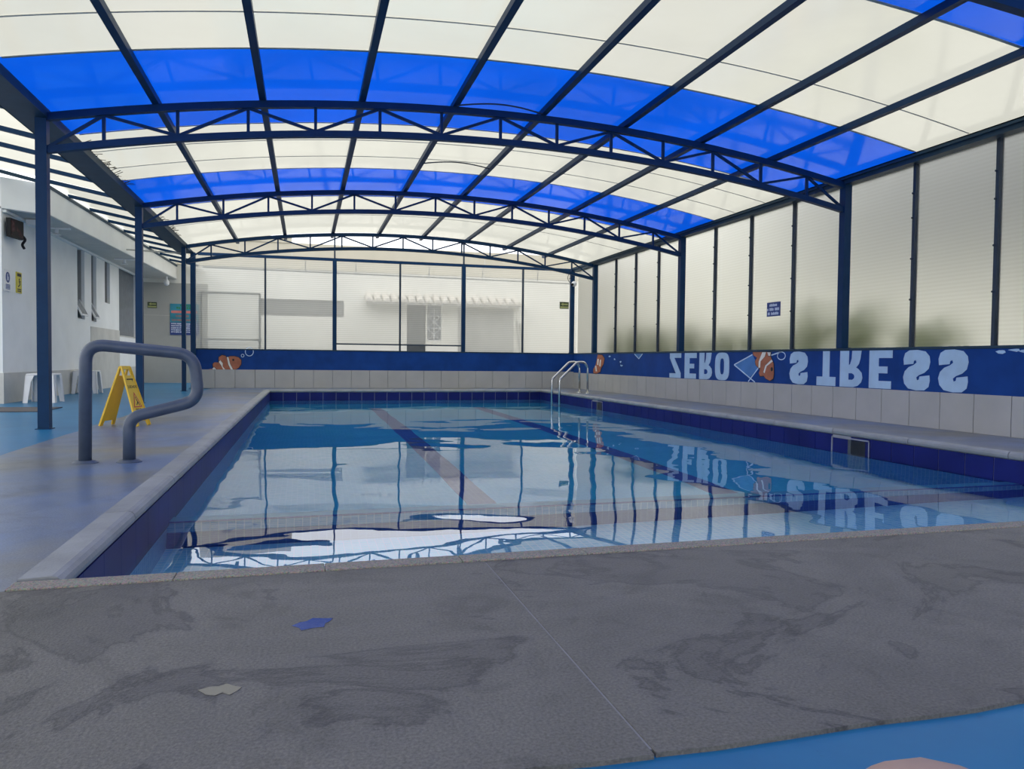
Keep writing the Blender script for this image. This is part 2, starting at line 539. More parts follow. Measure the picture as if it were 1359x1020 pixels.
# ------------------------------------------------------------------ floor
def build_floor():
    fl = MB()
    fl.box((-9, -10.0, -0.12), (-2.0, 23.7, -0.010))            # blue painted walk on the left
    fl.box((-2.0, -10.0, -0.12), (9.0, 1.32, -0.010))           # blue floor behind the kerb, camera side
    floor = fl.build('floor', M_bluefloor)
    tag(floor, 'blue painted concrete floor beside and in front of the grey pool deck', kind='structure')
    random.seed(3)
    def rough_edge(pts_a, pts_b):  # subdivide straight edge with small jitter (broken cement edge)
        out = []
        n = 60
        for i in range(n + 1):
            t = i / n
            p = Vector(pts_a).lerp(Vector(pts_b), t)
            out.append((p.x + random.uniform(-0.018, 0.018), p.y, p.z))
        return out
    zb = -0.10
    left_edge = rough_edge((-2.18, 19.40, zb), (-2.20, 2.69, zb))
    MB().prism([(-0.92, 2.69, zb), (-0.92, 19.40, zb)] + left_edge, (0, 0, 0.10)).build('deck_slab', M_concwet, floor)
    front_edge = [(-2.20 + 2.8445 * i / 24, 1.285 + random.uniform(-0.008, 0.008), zb) for i in range(25)]
    MB().prism([(0.6445, 2.686, zb), (-2.2, 2.686, zb)] + front_edge, (0, 0, 0.10)).build('deck_slab', M_conc, floor)
    MB().box((0.6445, 1.30, zb), (0.651, 2.68, -0.002)).build('joint_filler', M_filler, floor)
    front_edge = [(0.651 + 6.4 * i / 50, 1.282 + random.uniform(-0.006, 0.006), zb) for i in range(51)]
    MB().prism([(7.12, 2.686, zb), (0.651, 2.686, zb)] + front_edge, (0, 0, 0.10)).build('deck_slab', M_conc, floor)
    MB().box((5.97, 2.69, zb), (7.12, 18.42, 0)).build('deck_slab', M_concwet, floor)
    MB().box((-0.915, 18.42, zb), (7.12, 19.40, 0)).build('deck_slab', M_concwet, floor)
    return floor
FLOOR = build_floor()

g = MB().box((-30, -14, -0.22), (-9, 60, -0.13)).box((-9, -14, -0.22), (30, -10.0, -0.13)).box((9.0, -10, -0.22), (30, 60, -0.13)) \
    .box((7.45, 1.9, -0.22), (9.0, 60, -0.13)).box((-9, 23.7, -0.22), (7.45, 60, -0.13)).box((-2.6, 19.6, -0.22), (7.45, 23.7, -0.13)).build('ground', M_ground)
tag(g, 'pale courtyard ground outside the glazed walls', kind='structure')

# ------------------------------------------------------------------ swimming pool
def build_pool():
    pool = thing('swimming_pool', 'large rectangular swimming pool with navy tiled rim and pale coping', 'pool', (2.5, 10.5, -1.5))
    d = 0.15
    X0, X1, Y0, Y1 = PX0, PX1, PY0, PY1
    YP0, YP1 = 4.90, 5.05           # submerged partition wall
    ZS, ZD = -0.92, -1.55           # shallow and deep floors
    b = MB()
    b.box((X0 - d, Y0 - d, ZD - .1), (X0 - 0.012, Y1 + d, -0.06)).box((X1 + 0.012, Y0 - d, ZD - .1), (X1 + d, Y1 + d, -0.06))
    b.box((X0 - d, Y0 - d, ZD - .1), (X1 + d, Y0 - .012, -0.06)).box((X0 - d, Y1 + 0.012, ZD - .1), (X1 + d, Y1 + d, -0.06))
    b.build('basin_wall', M_mosaic_wall, pool)
    MB().box((X0 - d, YP0, ZD - .2), (X1 + d, Y1 + d, ZD)).build('basin_floor', M_mosaic_deep, pool)
    MB().box((X0 - d, Y0 - d, ZD - .2), (X1 + d, YP0, ZS)).build('basin_floor', M_mosaic, pool)
    pw = MB().box((X0 - .01, YP0, -0.55), (X1 + .01, YP1, -0.285)).build('partition_wall', M_mosaic_wall, pool)
    MB().box((X0 - .01, YP0 - .008, -0.92), (X1 + .01, YP1, -0.55)).build('dark_band', M_mosaic_navy, pw)
    MB().box((X0 - .01, YP0 - .012, -0.30), (X1 + .01, YP0 + .02, -0.278)).build('edge_strip', M_mosaic_navy, pw)
    MB().box((X0 - .01, YP0 + .02, -0.292), (X1 + .01, YP1, -0.276)).build('top_slab', M_topslab, pw)
    for x in (1.50, 3.85):
        MB().box((x - .13, 6.2, ZD), (x + .13, 16.8, ZD + .006)).build('lane_line', M_mosaic_navy, pool)
    # grout behind the rim tiles, then the tiles one by one
    z0, z1 = -0.365, -0.06
    MB().box((X0 - .014, Y0, z0), (X0 - .005, Y1, z1)).box((X1 + .005, Y0, z0), (X1 + .014, Y1, z1)).box((X0, Y1 + .005, z0), (X1, Y1 + .014, z1)).box((X0, Y0 - .014, z0), (X1, Y0 - .005, z1)).build('tile_grout', M_grout, pool)
    ty = MB().box((-.006, -.1455, z0), (.006, .1455, z1), 0.002).build('tile', M_tile, pool, loc=(0, 0, 0))
    ny = 52; sy = (Y1 - Y0) / ny
    ty.location = Vector((X1 + .004, Y0 + sy / 2, 0)) - wloc(pool)
    tl = None
    skim = (6.98, 14.45)
    for i in range(ny):
        yc = Y0 + sy * (i + .5)
        if i > 0 and not any(abs(yc - s) < .16 for s in skim):
            rep(ty, 'tile', (X1 + .004, yc, 0), pool)
        if tl is None:
            tl = MB().box((-.006, -.1485, z0), (.006, .1485, z1), 0.001).build('tile', M_tile, pool, loc=(0, 0, 0))
            tl.location = Vector((X0 - .004, yc, 0)) - wloc(pool)
        else:
            rep(tl, 'tile', (X0 - .004, yc, 0), pool)
    tx = MB().box((-.146, -.006, z0), (.146, .006, z1), 0.002).build('tile', M_tile, pool, loc=(0, 0, 0))
    nx = 22; sx = (X1 - X0) / nx
    tx.location = Vector((X0 + sx / 2, Y1 + .004, 0)) - wloc(pool)
    for i in range(1, nx):
        rep(tx, 'tile', (X0 + sx * (i + .5), Y1 + .004, 0), pool)
    for i in range(nx):
        rep(tx, 'tile', (X0 + sx * (i + .5), Y0 - .004, 0), pool)
    # skimmer mouths in the right wall
    for ys in skim:
        fr = MB()
        yy0, yy1, a0, a1 = ys - .30, ys + .30, -0.33, -0.075
        fr.box((X1 - .004, yy0, a0), (X1 + .01, yy0 + .014, a1)).box((X1 - .004, yy1 - .014, a0), (X1 + .01, yy1, a1))
        fr.box((X1 - .004, yy0, a0), (X1 + .01, yy1, a0 + .014)).box((X1 - .004, yy0, a1 - .014), (X1 + .01, yy1, a1))
        s = fr.build('skimmer_frame', M_grout, pool)
        MB().box((X1 + .002, yy0 + .02, a0 + .02), (X1 + .008, yy1 - .02, a1 - .02)).build('skimmer_plate', M_tile, s)
        MB().box((X1 - .002, ys - .24, -0.27), (X1 + .006, ys + .03, -0.095)).build('skimmer_mouth', M_darkin, s)
    # coping: rounded stones left, right and far; a flat granular kerb in front
    def profile(w, bull=0.035):
        # local: u from 0 (outer) to w (pool side), z
        pts = [(0, -.06), (0, 0.006), (w - bull, 0.010)]
        for k in range(1, 7):
            a = math.pi / 2 - math.pi * k / 6
            pts.append((w - bull + bull * math.cos(a), -0.025 + bull * math.sin(a)))
        pts.append((w - bull - .005, -.06))
        return pts
    def stone(axis, sgn, u0, a, bb, w=0.115, mat=M_coping):
        pr = profile(w)
        gap = .004
        if axis == 'y':   # runs along Y; u along +-X
            poly = [(u0 + sgn * u, a + gap, z) for u, z in pr]
            o = MB().prism(poly, (0, bb - a - 2 * gap, 0))
        else:
            poly = [(a + gap, u0 + sgn * u, z) for u, z in pr]
            o = MB().prism(poly, (bb - a - 2 * gap, 0, 0))
        return o.build('coping_stone', mat, pool)
    n = 14; st = (18.40 - 2.80) / n
    for i in range(n):
        stone('y', 1, PX0 - .12, 2.80 + st * i, 2.80 + st * (i + 1), .135)
        stone('y', -1, PX1 + .12, 2.80 + st * i, 2.80 + st * (i + 1), .135)
    n = 7; st = (PX1 - PX0) / n
    for i in range(n):
        stone('x', -1, PY1 + .12, PX0 + st * i, PX0 + st * (i + 1), .135)
    n = 14; st = (6.0 + .92) / n
    for i in range(n):
        a = -.92 + st * i + .001; bb = -.92 + st * (i + 1) - .001
        MB().box((a, 2.688, -.06), (bb, 2.775, .006), .003).build('coping_stone', M_gran, pool)
    return pool
POOL = build_pool()
wt = MB()
wt.face([(PX0 - .005, PY0 - .005, ZW), (PX1 + .005, PY0 - .005, ZW), (PX1 + .005, PY1 + .005, ZW), (PX0 - .005, PY1 + .005, ZW)])
wo = wt.build('pool_water', M_water)
if wo.data.polygons[0].normal.z < 0:
    wo.data.flip_normals()
tag(wo, 'clear rippling blue water filling the swimming pool', 'water', kind='stuff')

# ------------------------------------------------------------------ right parapet wall with the mural
LET = {
 'Z': [[(0.0, 0.82), (0.0, 1.0), (0.98, 1.0), (0.98, 0.80), (0.42, 0.19), (1.0, 0.19), (1.0, 0.0), (0.02, 0.0), (0.02, 0.20), (0.56, 0.82)]],
 'E': [[(0, 0), (0, 1), (.96, 1), (.96, .80), (.42, .80), (.42, .60), (.80, .60), (.80, .42), (.42, .42), (.42, .20), (1, .20), (1, 0)]],
 'T': [[(0, 1), (1, 1), (1, .74), (.68, .74), (.68, 0), (.32, 0), (.32, .74), (0, .74)]],
 'R': [[(0, 0), (0, 1), (.60, 1), (.80, .96), (.95, .86), (1.0, .74), (.96, .60), (.82, .50), (.72, .46), (.84, .36), (.90, .22), (.94, 0), (.54, 0), (.52, .22), (.46, .36), (.40, .40), (.40, 0)]],
}
def ring_letter_O():
    o, i = [], []
    n = 28
    for k in range(n):
        a = 2 * math.pi * k / n
        c, s = math.cos(a), math.sin(a)
        o.append((.5 + .5 * math.copysign(abs(c) ** .62, c), .5 + .5 * math.copysign(abs(s) ** .62, s)))
        i.append((.5 + .14 * math.copysign(abs(c) ** .7, c), .5 + .29 * math.copysign(abs(s) ** .7, s)))
    return [[o[k], o[(k + 1) % n], i[(k + 1) % n], i[k]] for k in range(n)]
LET['S'] = [[(.98, .62), (1.0, .75), (.96, .90), (.80, .99), (.50, 1.0), (.20, .96), (.05, .84), (0, .68), (.06, .53), (.20, .43), (.40, .37), (.50, .31), (.47, .25), (.40, .27), (.38, .345), (.02, .37), (0, .22), (.06, .08), (.22, .01), (.52, 0), (.82, .04), (.97, .16), (1.0, .30), (.95, .46), (.80, .56), (.60, .62), (.50, .68), (.53, .75), (.60, .73), (.62, .655)]]

def build_wall_right():
    y0, y1 = 2.0, YF
    X = 7.15
    w = MB().box((X, y0, -.10), (X + .16, y1 + .16, ZWALL - .03)).build('wall_right', M_grout)
    tag(w, 'low parapet wall on the right with pale tiles and a blue mural band', kind='structure')
    n = 38; st = (y1 - y0) / n
    t = MB().box((-.012, -st / 2 + .004, 0.002), (.012, st / 2 - .004, ZTILE), .003).build('wall_tile', M_walltile, w, loc=(0, 0, 0))
    t.location = Vector((X - .01, y0 + st / 2, 0))
    for i in range(1, n):
        rep(t, 'wall_tile', (X - .01, y0 + st * (i + .5), 0), w)
    MB().box((X - .02, y0, ZTILE), (X + .02, y1, ZWALL - .03)).build('mural_band', M_band, w)
    MB().box((X - .028, y0, ZWALL - .034), (X + .18, y1 + .16, ZWALL), .004).build('wall_cap', M_steel_dark, w)
    XF = X - .021
    # the lettering is painted upside down (mirrored top to bottom) so that the pool reflects it upright
    spots = [('Z', 13.745, 13.265), ('E', 13.123, 12.66), ('R', 12.56, 12.10), ('O', 12.00, 11.53), ('S', 9.85, 9.42), ('T', 9.22, 8.82), ('R', 8.735, 8.30), ('E', 8.18, 7.78), ('S', 7.60, 7.19), ('S', 7.07, 6.66)]
    zt, zb = 0.928, 0.438
    for ch, ya, yb in spots:
        polys = LET.get(ch) or ring_letter_O()
        m = MB()
        for p in polys:
            if ch == 'R':
                p = list(p)
            q = [(XF, ya + (yb - ya) * u, zt + (zb - zt) * v) for u, v in p]
            m.prism(q, (-.003, 0, 0))
        if ch == 'R':
            o = m.build('letter', M_letter, w)
            hole = [(.40, .62), (.40, .80), (.56, .80), (.64, .76), (.66, .70), (.62, .65), (.54, .62)]
            MB().prism([(XF - .0032, ya + (yb - ya) * u, zt + (zb - zt) * (v if True else 0)) for u, v in hole], (-.001, 0, 0)).build('letter_counter', M_band, o)
        else:
            m.build('letter', M_letter, w)
    def flat(name, pts, mat, lift, parent=w):
        return MB().prism([(XF - lift, a, b) for a, b in pts], (-.0012, 0, 0)).build(name, mat, parent)
    def grow(pts, k):
        cy = sum(p[0] for p in pts) / len(pts); cz = sum(p[1] for p in pts) / len(pts)
        out = []
        for a, b in pts:
            d = math.hypot(a - cy, b - cz) + 1e-6
            out.append((a + (a - cy) / d * k, min(b + (b - cz) / d * k, .93)))
        return out
    def stroke(pts, t, name, mat, lift=.002, closed=False):
        m = MB()
        seq = list(pts) + ([pts[0]] if closed else [])
        for a, b in zip(seq, seq[1:]):
            m.bar((XF - lift, a[0], a[1]), (XF - lift, b[0], b[1]), t, .0015, up=(1, 0, 0))
        return m.build(name, mat, w)
    # kite shapes and bubbles
    flat('painted_diamond', [(11.38, .715), (10.84, .887), (10.642, .667), (10.92, .50)], M_midblue, .000)
    stroke([(10.84, .887), (11.38, .715), (10.753, .435)], .02, 'painted_line', M_line)
    stroke([(10.60, .72), (10.946, .437)], .02, 'painted_line', M_line)
    stroke([(10.319, .875), (10.069, .927)], .02, 'painted_line', M_line)
    stroke([(15.43, .92), (15.2, .815), (15.02, .92)], .02, 'painted_line', M_line)
    flat('painted_diamond', [(15.43, .925), (15.2, .815), (15.02, .925)], M_midblue, .000)
    stroke([(10.06 + .10 * math.cos(a), max(.81, .87 + .07 * math.sin(a)) if False else .865 + .06 * math.sin(a)) for a in [2 * math.pi * k / 18 for k in range(18)]], .014, 'painted_bubble', M_line, closed=True)
    # worn paint flakes
    for (ya, za) in ((16.85, .87), (16.55, .80), (16.2, .74), (16.15, .66), (6.25, .90), (6.10, .915), (5.98, .90)):
        n = 7
        flat('paint_chip', [(ya + random.uniform(.03, .09) * math.cos(2 * math.pi * k / n), za + random.uniform(.008, .03) * math.sin(2 * math.pi * k / n)) for k in range(n)], M_letter, .0005)
    # two painted orange fish with white bands
    f2 = [(10.824, .927), (10.669, .926), (10.517, .928), (10.321, .923), (10.334, .855), (10.25, .74), (10.238, .586), (10.248, .509), (10.337, .471), (10.452, .503), (10.503, .545), (10.604, .539), (10.639, .588), (10.608, .648), (10.729, .716), (10.749, .776), (10.699, .836), (10.804, .877)]
    o = flat('painted_fish', f2, M_fishorange, .006)
    flat('fish_outline', grow(f2, .014), M_black, .004, o)
    for b in ([(10.55, .925), (10.451, .924), (10.481, .856), (10.595, .777), (10.602, .678), (10.649, .667), (10.646, .777)],
              [(10.301, .807), (10.267, .778), (10.426, .699), (10.478, .585), (10.512, .6), (10.466, .709)], [(10.418, .922), (10.327, .921), (10.335, .865), (10.383, .865)]):
        flat('fish_band_outline', grow(b, .010), M_black, .0076, o)
        flat('fish_band', b, M_fishwhite, .009, o)
    flat('fish_eye', [(10.289 + .03 * math.cos(a), .653 + .035 * math.sin(a)) for a in [2 * math.pi * k / 12 for k in range(12)]], M_black, .008, o)
    f3 = [(17.601, .917), (17.308, .902), (17.162, .819), (17.228, .681), (17.368, .583), (17.437, .485), (17.695, .438), (17.884, .449), (17.888, .548), (17.74, .649), (17.669, .762)]
    o = flat('painted_fish', f3, M_fishorange, .006)
    flat('fish_outline', grow(f3, .02), M_black, .004, o)
    for b in ([(17.611, .805), (17.53, .81), (17.55, .651), (17.636, .664)], [(17.449, .791), (17.37, .791), (17.407, .61), (17.487, .638)], [(17.777, .635), (17.68, .636), (17.63, .496), (17.719, .494)]):
        flat('fish_band', b, M_fishwhite, .008, o)
    return w
WALL_R = build_wall_right()

# ------------------------------------------------------------------ far parapet wall
def build_wall_far():
    x0, x1 = -2.58, 7.15
    w = MB().box((x0, YF, -.10), (x1, YF + .16, ZWALL - .03)).build('wall_far', M_grout)
    tag(w, 'low parapet wall across the far end with pale tiles and blue band', kind='structure')
    n = 21; st = (x1 - x0) / n
    t = MB().box((-st / 2 + .004, -.012, .002), (st / 2 - .004, .012, .455), .003).build('wall_tile', M_walltile, w, loc=(0, 0, 0))
    t.location = Vector((x0 + st / 2, YF - .01, 0))
    for i in range(1, n):
        rep(t, 'wall_tile', (x0 + st * (i + .5), YF - .01, 0), w)
    MB().box((x0, YF - .02, .455), (x1, YF + .02, ZWALL - .03)).build('mural_band', M_band, w)
    MB().box((x0, YF - .026, ZWALL - .034), (x1, YF + .18, ZWALL), .004).build('wall_cap', M_steel_dark, w)
    Y = YF - .021
    def P(cx, cy):
        return (-2.274 + (cx / 17 + 270 - 276) * .01733, .436 + (491 - (450 + cy / 17)) * .0189)
    def flat(name, pts, mat, lift, parent=w):
        return MB().prism([(P(a, b)[0], Y - lift, max(P(a, b)[1], .457)) for a, b in pts], (0, -.0012, 0)).build(name, mat, parent)
    def grow(pts, k):
        cx = sum(p[0] for p in pts) / len(pts); cy = sum(p[1] for p in pts) / len(pts)
        return [(a + (a - cx) / (math.hypot(a - cx, b - cy) + 1e-6) * k, b + (b - cy) / (math.hypot(a - cx, b - cy) + 1e-6) * k) for a, b in pts]
    body = [(110, 690), (200, 660), (225, 640), (215, 560), (250, 525), (310, 525), (350, 530), (345, 500), (350, 410), (420, 368), (500, 385), (520, 420), (600, 390), (700, 388), (790, 412), (848, 470), (845, 560), (790, 640), (720, 688)]
    o = flat('painted_fish', body, M_fishorange, .004)
    flat('fish_outline', grow(body, 16), M_black, .002, o)
    for b in ([(527, 408), (562, 408), (600, 560), (665, 688), (615, 688), (560, 570)], [(345, 515), (380, 475), (435, 545), (430, 610), (490, 688), (445, 688), (400, 590)], [(200, 665), (240, 630), (292, 688), (215, 690)]):
        flat('fish_band_outline', grow(b, 9), M_black, .0055, o)
        flat('fish_band', b, M_fishwhite, .007, o)
    flat('fish_eye', [(672 + 24 * math.cos(a), 468 + 26 * math.sin(a)) for a in [2 * math.pi * k / 12 for k in range(12)]], M_black, .006, o)
    for cx, cy, r in ((1035, 285, 92), (882, 372, 32)):
        m = MB()
        n = 24
        pts = [P(cx + r * math.cos(2 * math.pi * k / n), cy + r * math.sin(2 * math.pi * k / n)) for k in range(n)]
        for a, b in zip(pts, pts[1:] + pts[:1]):
            m.bar((a[0], Y - .002, a[1]), (b[0], Y - .002, b[1]), .016 if r > 50 else .013, .0015, up=(0, 1, 0))
        m.build('painted_bubble', M_line, w)
    return w
WALL_F = build_wall_far()

# ------------------------------------------------------------------ glazing above the parapets
def build_window_far():
    w = thing('window_1', 'tall ribbed translucent glazing above the far wall', None, (2.3, YF + .06, ZWALL))
    w['kind'] = 'structure'
    Y = YF + .06
    xs = [-2.55, -.954, .713, 2.365, 4.035, 5.677, 7.25]
    for a, b in zip(xs, xs[1:]):
        zb = 1.12 if a in (.713, 2.365) else ZWALL + .005
        MB().face([(a, Y + .035, zb), (b, Y + .035, zb), (b, Y + .035, 3.24), (a, Y + .035, 3.24)]).build('pane', M_panefar, w)
    for x in (-.954, 2.365, 5.677):
        MB().box((x - .022, Y - .03, ZWALL), (x + .022, Y + .03, 3.22)).build('mullion', M_mull, w)
    MB().box((-2.5, Y - .035, 3.21), (7.15, Y + .035, 3.28)).build('head_rail', M_steel, w)
    MB().box((.76, Y - .03, 1.105), (3.99, Y + .03, 1.14)).build('bottom_rail', M_mull, w)
    # slim grey service rail and hangers seen through the panes
    r = MB().bar((-2.42, Y + .22, 2.95), (7.2, Y + .22, 2.90), .035)
    o = r.build('service_rail', M_metalgrey, w)
    for x in (.0, 1.25, 3.15, 4.6, 6.15):
        MB().bar((x, Y + .22, 2.94), (x, Y + .16, 3.24), .02).build('hanger', M_metalgrey, o)
    # gate frame at the left end
    gx0, gx1, Yg = -2.44, -1.09, Y + .13
    gf = MB()
    gf.bar((gx0, Yg, ZWALL + .005), (gx0, Yg, 2.34), .05).bar((gx1, Yg, ZWALL + .005), (gx1, Yg, 2.34), .05).bar((gx0, Yg, 2.33), (gx1, Yg, 2.33), .05).bar((gx0, Yg, 1.19), (gx1, Yg, 1.19), .04)
    go = gf.build('gate_frame', M_metalgrey, w)
    MB().box((gx1 - .04, Yg - .05, 1.14), (gx1 + .04, Yg + .02, 1.24)).build('gate_latch', M_metalgrey, go)
    return w
build_window_far()

def build_window_right():
    w = thing('window_2', 'tall ribbed milky glazing above the right wall', None, (7.2, 10, ZWALL))
    w['kind'] = 'structure'
    X = 7.22
    ys = [19.36, 17.92, 16.725, 15.604, 14.467, 13.35, 12.204, 11.065, 9.925, 8.74, 7.571, 6.426, 5.28, 4.12, 2.97, 2.0]
    for a, b in zip(ys, ys[1:]):
        p = MB().box((X + .010, a, ZWALL + .005), (X + .020, b, 3.22)).build('pane', M_paneright, w)
        p.data.materials.append(M_outerskin)
        for f in p.data.polygons:
            f.material_index = 1 if f.normal.x > .5 else 0
    for y in ys[1:-1]:
        if y in (17.92, 13.35, 8.74, 4.12):
            continue
        m = MB().box((X - .03, y - .021, ZWALL), (X + .03, y + .021, 3.22)).build('mullion', M_mull, w)
        for z in (1.55, 2.05, 2.55, 2.85):
            MB().tube([(X - .045, y + .012, z), (X - .028, y + .012, z)], .012, 6).build('screw_head', M_mull, m)
    return w
build_window_right()

# ------------------------------------------------------------------ arched roof (ceiling)
def build_ceiling():
    c = thing('ceiling', 'arched roof of alternating white and blue translucent sheets', None, (CX, 8, 3.7))
    c['kind'] = 'structure'
    xs = [XL - .02 + (XR - XL + .06) * i / 40 for i in range(41)]
    def sheet(ya, yb, mat):
        bm = MB()
        ny = max(2, int((yb - ya) / .25))
        rows = []
        for j in range(ny + 1):
            y = ya + (yb - ya) * j / ny
            rows.append([bm.bm.verts.new((x, y, arc_z(x, .095))) for x in xs])
        for a, b in zip(rows, rows[1:]):
            for k in range(40):
                bm.bm.faces.new((a[k], a[k + 1], b[k + 1], b[k]))
        return bm.build('roof_sheet', mat, c, smooth=True)
    Wt, Bl = M_sheetwhite, M_sheetblue
    for ya, yb, m in [(-8.7, -6.36, Wt), (-6.36, -4.06, Bl), (-4.06, -1.76, Wt), (-1.76, .54, Bl), (.54, 2.84, Wt), (2.84, 5.14, Bl), (5.14, 6.685, Wt), (6.685, 7.445, Wt), (7.445, 9.745, Bl), (9.745, 10.495, Wt), (10.495, 11.345, Wt), (11.345, 12.055, Wt), (12.055, 14.145, Bl), (14.145, 16.005, Wt), (16.005, 18.35, Wt)]:
        sheet(ya, yb, m)
    def strip(y, wd, mat, drop=.088):
        p = [(x, y, arc_z(x, drop)) for x in [xs[0] + .10] + xs[1:-1] + [xs[-1] - .13]]
        MB().path(p, wd, .006).build('joint_strip', mat, c)
    for y in (5.145, 7.445):
        strip(y, .030, M_strip)
    for y in (9.745, 12.055, 14.145):
        strip(y, .022, M_strip)
    for y in (6.685, 10.495, 11.345, 16.005):
        strip(y, .014, M_strip)
    for i in range(8):
        x = -1.53 + 1.076 * i
        MB().box((x - .035, -8.7, arc_z(x, .022)), (x + .035, 18.72, arc_z(x, .088))).build('purlin', M_steel, c)
    return c
CEIL = build_ceiling()

TRUSS_LABELS = ['blue steel roof truss nearest the camera, only its lower chord showing at top right',
                'blue arched steel truss carried by the nearest pair of posts',
                'blue arched steel truss in the middle of the pool hall',
                'farthest blue arched steel truss, near the end of the roof']
def build_truss(y, label):
    t = thing('roof_truss', label, 'truss', (CX, y, ZE), 'blue steel roof trusses')
    xs = [XL + .05 + (XR - XL - .1) * i / 40 for i in range(41)]
    MB().path([(x, y, arc_z(x, -.018)) for x in xs], .07, .075).build('top_chord', M_steel, t)
    MB().path([(x, y, arc_z(x, -.345)) for x in xs], .07, .07).build('bottom_chord', M_steel, t)
    vx = [-2.03 + .7125 * i for i in range(13)]
    for x in vx:
        MB().bar((x, y, arc_z(x, -.32)), (x, y, arc_z(x, -.04)), .032).build('vertical', M_steel, t)
    top, bot = (lambda x: arc_z(x, -.05)), (lambda x: arc_z(x, -.315))
    nodes = [(XL + .06, bot(XL + .06))] + [(x, top(x) if i % 2 == 0 else bot(x)) for i, x in enumerate(vx)] + [(XR - .06, bot(XR - .06))]
    for a, b in zip(nodes, nodes[1:]):
        MB().bar((a[0], y, a[1]), (b[0], y, b[1]), .03).build('diagonal', M_steel, t)
for y, l in zip(TR, TRUSS_LABELS):
    build_truss(y, l)

def build_posts():
    G = 'blue steel posts carrying the roof'
    left = [(8.73, 'blue square steel post nearest the camera on the left, in front of the stools', .105),
            (13.35, 'blue square steel post behind the yellow wet floor sign', .105),
            (17.95, 'left one of the two close blue posts in front of the teal poster', .085),]
    for y, l, w in left:
        p = thing('post', l, 'post', (XL, y, -.01), G)
        MB().box((XL - w / 2, y - w / 2, -.01), (XL + w / 2, y + w / 2, 3.17)).build('shaft', M_steel, p)
        MB().box((XL - .072, y - .072, -.01), (XL + .072, y + .072, -.003)).build('base_plate', M_steel, p)
    x = -2.585; y = YF - .12
    p = thing('post', 'right one of the two close blue posts, at the end of the far wall', 'post', (x, y, 0), G)
    MB().box((x - .055, y - .055, 0), (x + .055, y + .055, 3.24)).build('shaft', M_steel, p)
    MB().box((x - .09, y - .09, 0), (x + .09, y + .09, .008)).build('base_plate', M_steel, p)
    for y, l in [(8.73, 'blue square post on the right wall above the word STRESS, nearest the camera'), (13.35, 'blue square post on the right wall above the letter Z'), (17.92, 'blue square post on the right wall next to the far corner, above the small fish')]:
        p = thing('post', l, 'post', (XR, y, ZWALL), G)
        MB().box((XR - .055, y - .055, ZWALL), (XR + .055, y + .055, 3.2)).build('shaft', M_steel, p)
        MB().box((XR - .028, y - .08, ZWALL), (XR + .08, y + .08, ZWALL + .008)).build('base_plate', M_steel, p)
    for x, l in [(.713, 'blue post on the far wall left of centre, by the long louvre'), (4.035, 'blue post on the far wall in front of the tiled awning'), ]:
        p = thing('post', l, 'post', (x, YF + .05, ZWALL), G)
        MB().box((x - .05, YF, ZWALL), (x + .05, YF + .095, 3.21)).build('shaft', M_steel, p)
        MB().box((x - .02, YF + .02, 3.28), (x + .02, YF + .06, 3.88)).build('strut', M_mull, p)
    x = 7.03
    p = thing('post', 'blue corner post carrying the white security camera', 'post', (x + .1, YF + .05, ZWALL), G)
    MB().box((x, YF - .01, ZWALL), (x + .11, YF + .09, 3.21)).build('shaft', M_steel, p)
    MB().box((x - .02, YF - .018, ZWALL), (x + .118, YF + .11, ZWALL + .008)).build('base_plate', M_steel, p)
build_posts()

def build_gutters():
    g = thing('gutter_beam', 'dark blue eaves beam and gutter along the left side of the arched roof', 'beam', (XL - .1, 8, 3.2))
    b = MB().box((-2.93, -8.7, 3.225), (-2.555, 19.4, 3.245)).box((-2.93, -8.7, 3.225), (-2.915, 18.5, 3.33)).box((-2.575, -8.7, 3.225), (-2.555, 18.5, 3.285))
    b.build('gutter_tray', M_steel_dark, g)
    MB().box((-2.66, -8.7, 3.175), (-2.54, 18.5, 3.225)).build('edge_beam', M_steel_dark, g)
    MB().box((-2.62, -8.7, 3.245), (-2.59, 18.5, 3.27)).build('lip', M_steel_dark, g)
    g = thing('gutter_beam', 'dark blue eaves beam along the top of the right glazing', 'beam', (XR, 8, 3.2))
    MB().box((XR - .06, -8.7, 3.2), (XR + .12, 19.5, 3.275)).build('edge_beam', M_steel_dark, g)
    MB().box((XR - .09, -8.7, 3.285), (XR + .02, 19.5, 3.30)).box((XR - .09, -8.7, 3.255), (XR - .075, 19.5, 3.30)).build('lip', M_steel_dark, g)
    # dry debris caught on the left gutter edge
    random.seed(11)
    for y0, y1, n, lab in [(9.9, 12.2, 42, 'dry twigs caught on the left gutter edge beside the second white roof bay'), (14.6, 17.0, 46, 'dry twigs caught on the far end of the left gutter edge')]:
        m = MB()
        for _ in range(n):
            y = random.uniform(y0, y1)
            p = Vector((-2.56, y, 3.275))
            m.bar(p, p + Vector((random.uniform(.0, .12), random.uniform(-.12, .12), random.uniform(.005, .035))), .006)
        o = m.build('dry_twigs', M_twig)
        tag(o, lab, 'twigs', kind='stuff')
build_gutters()

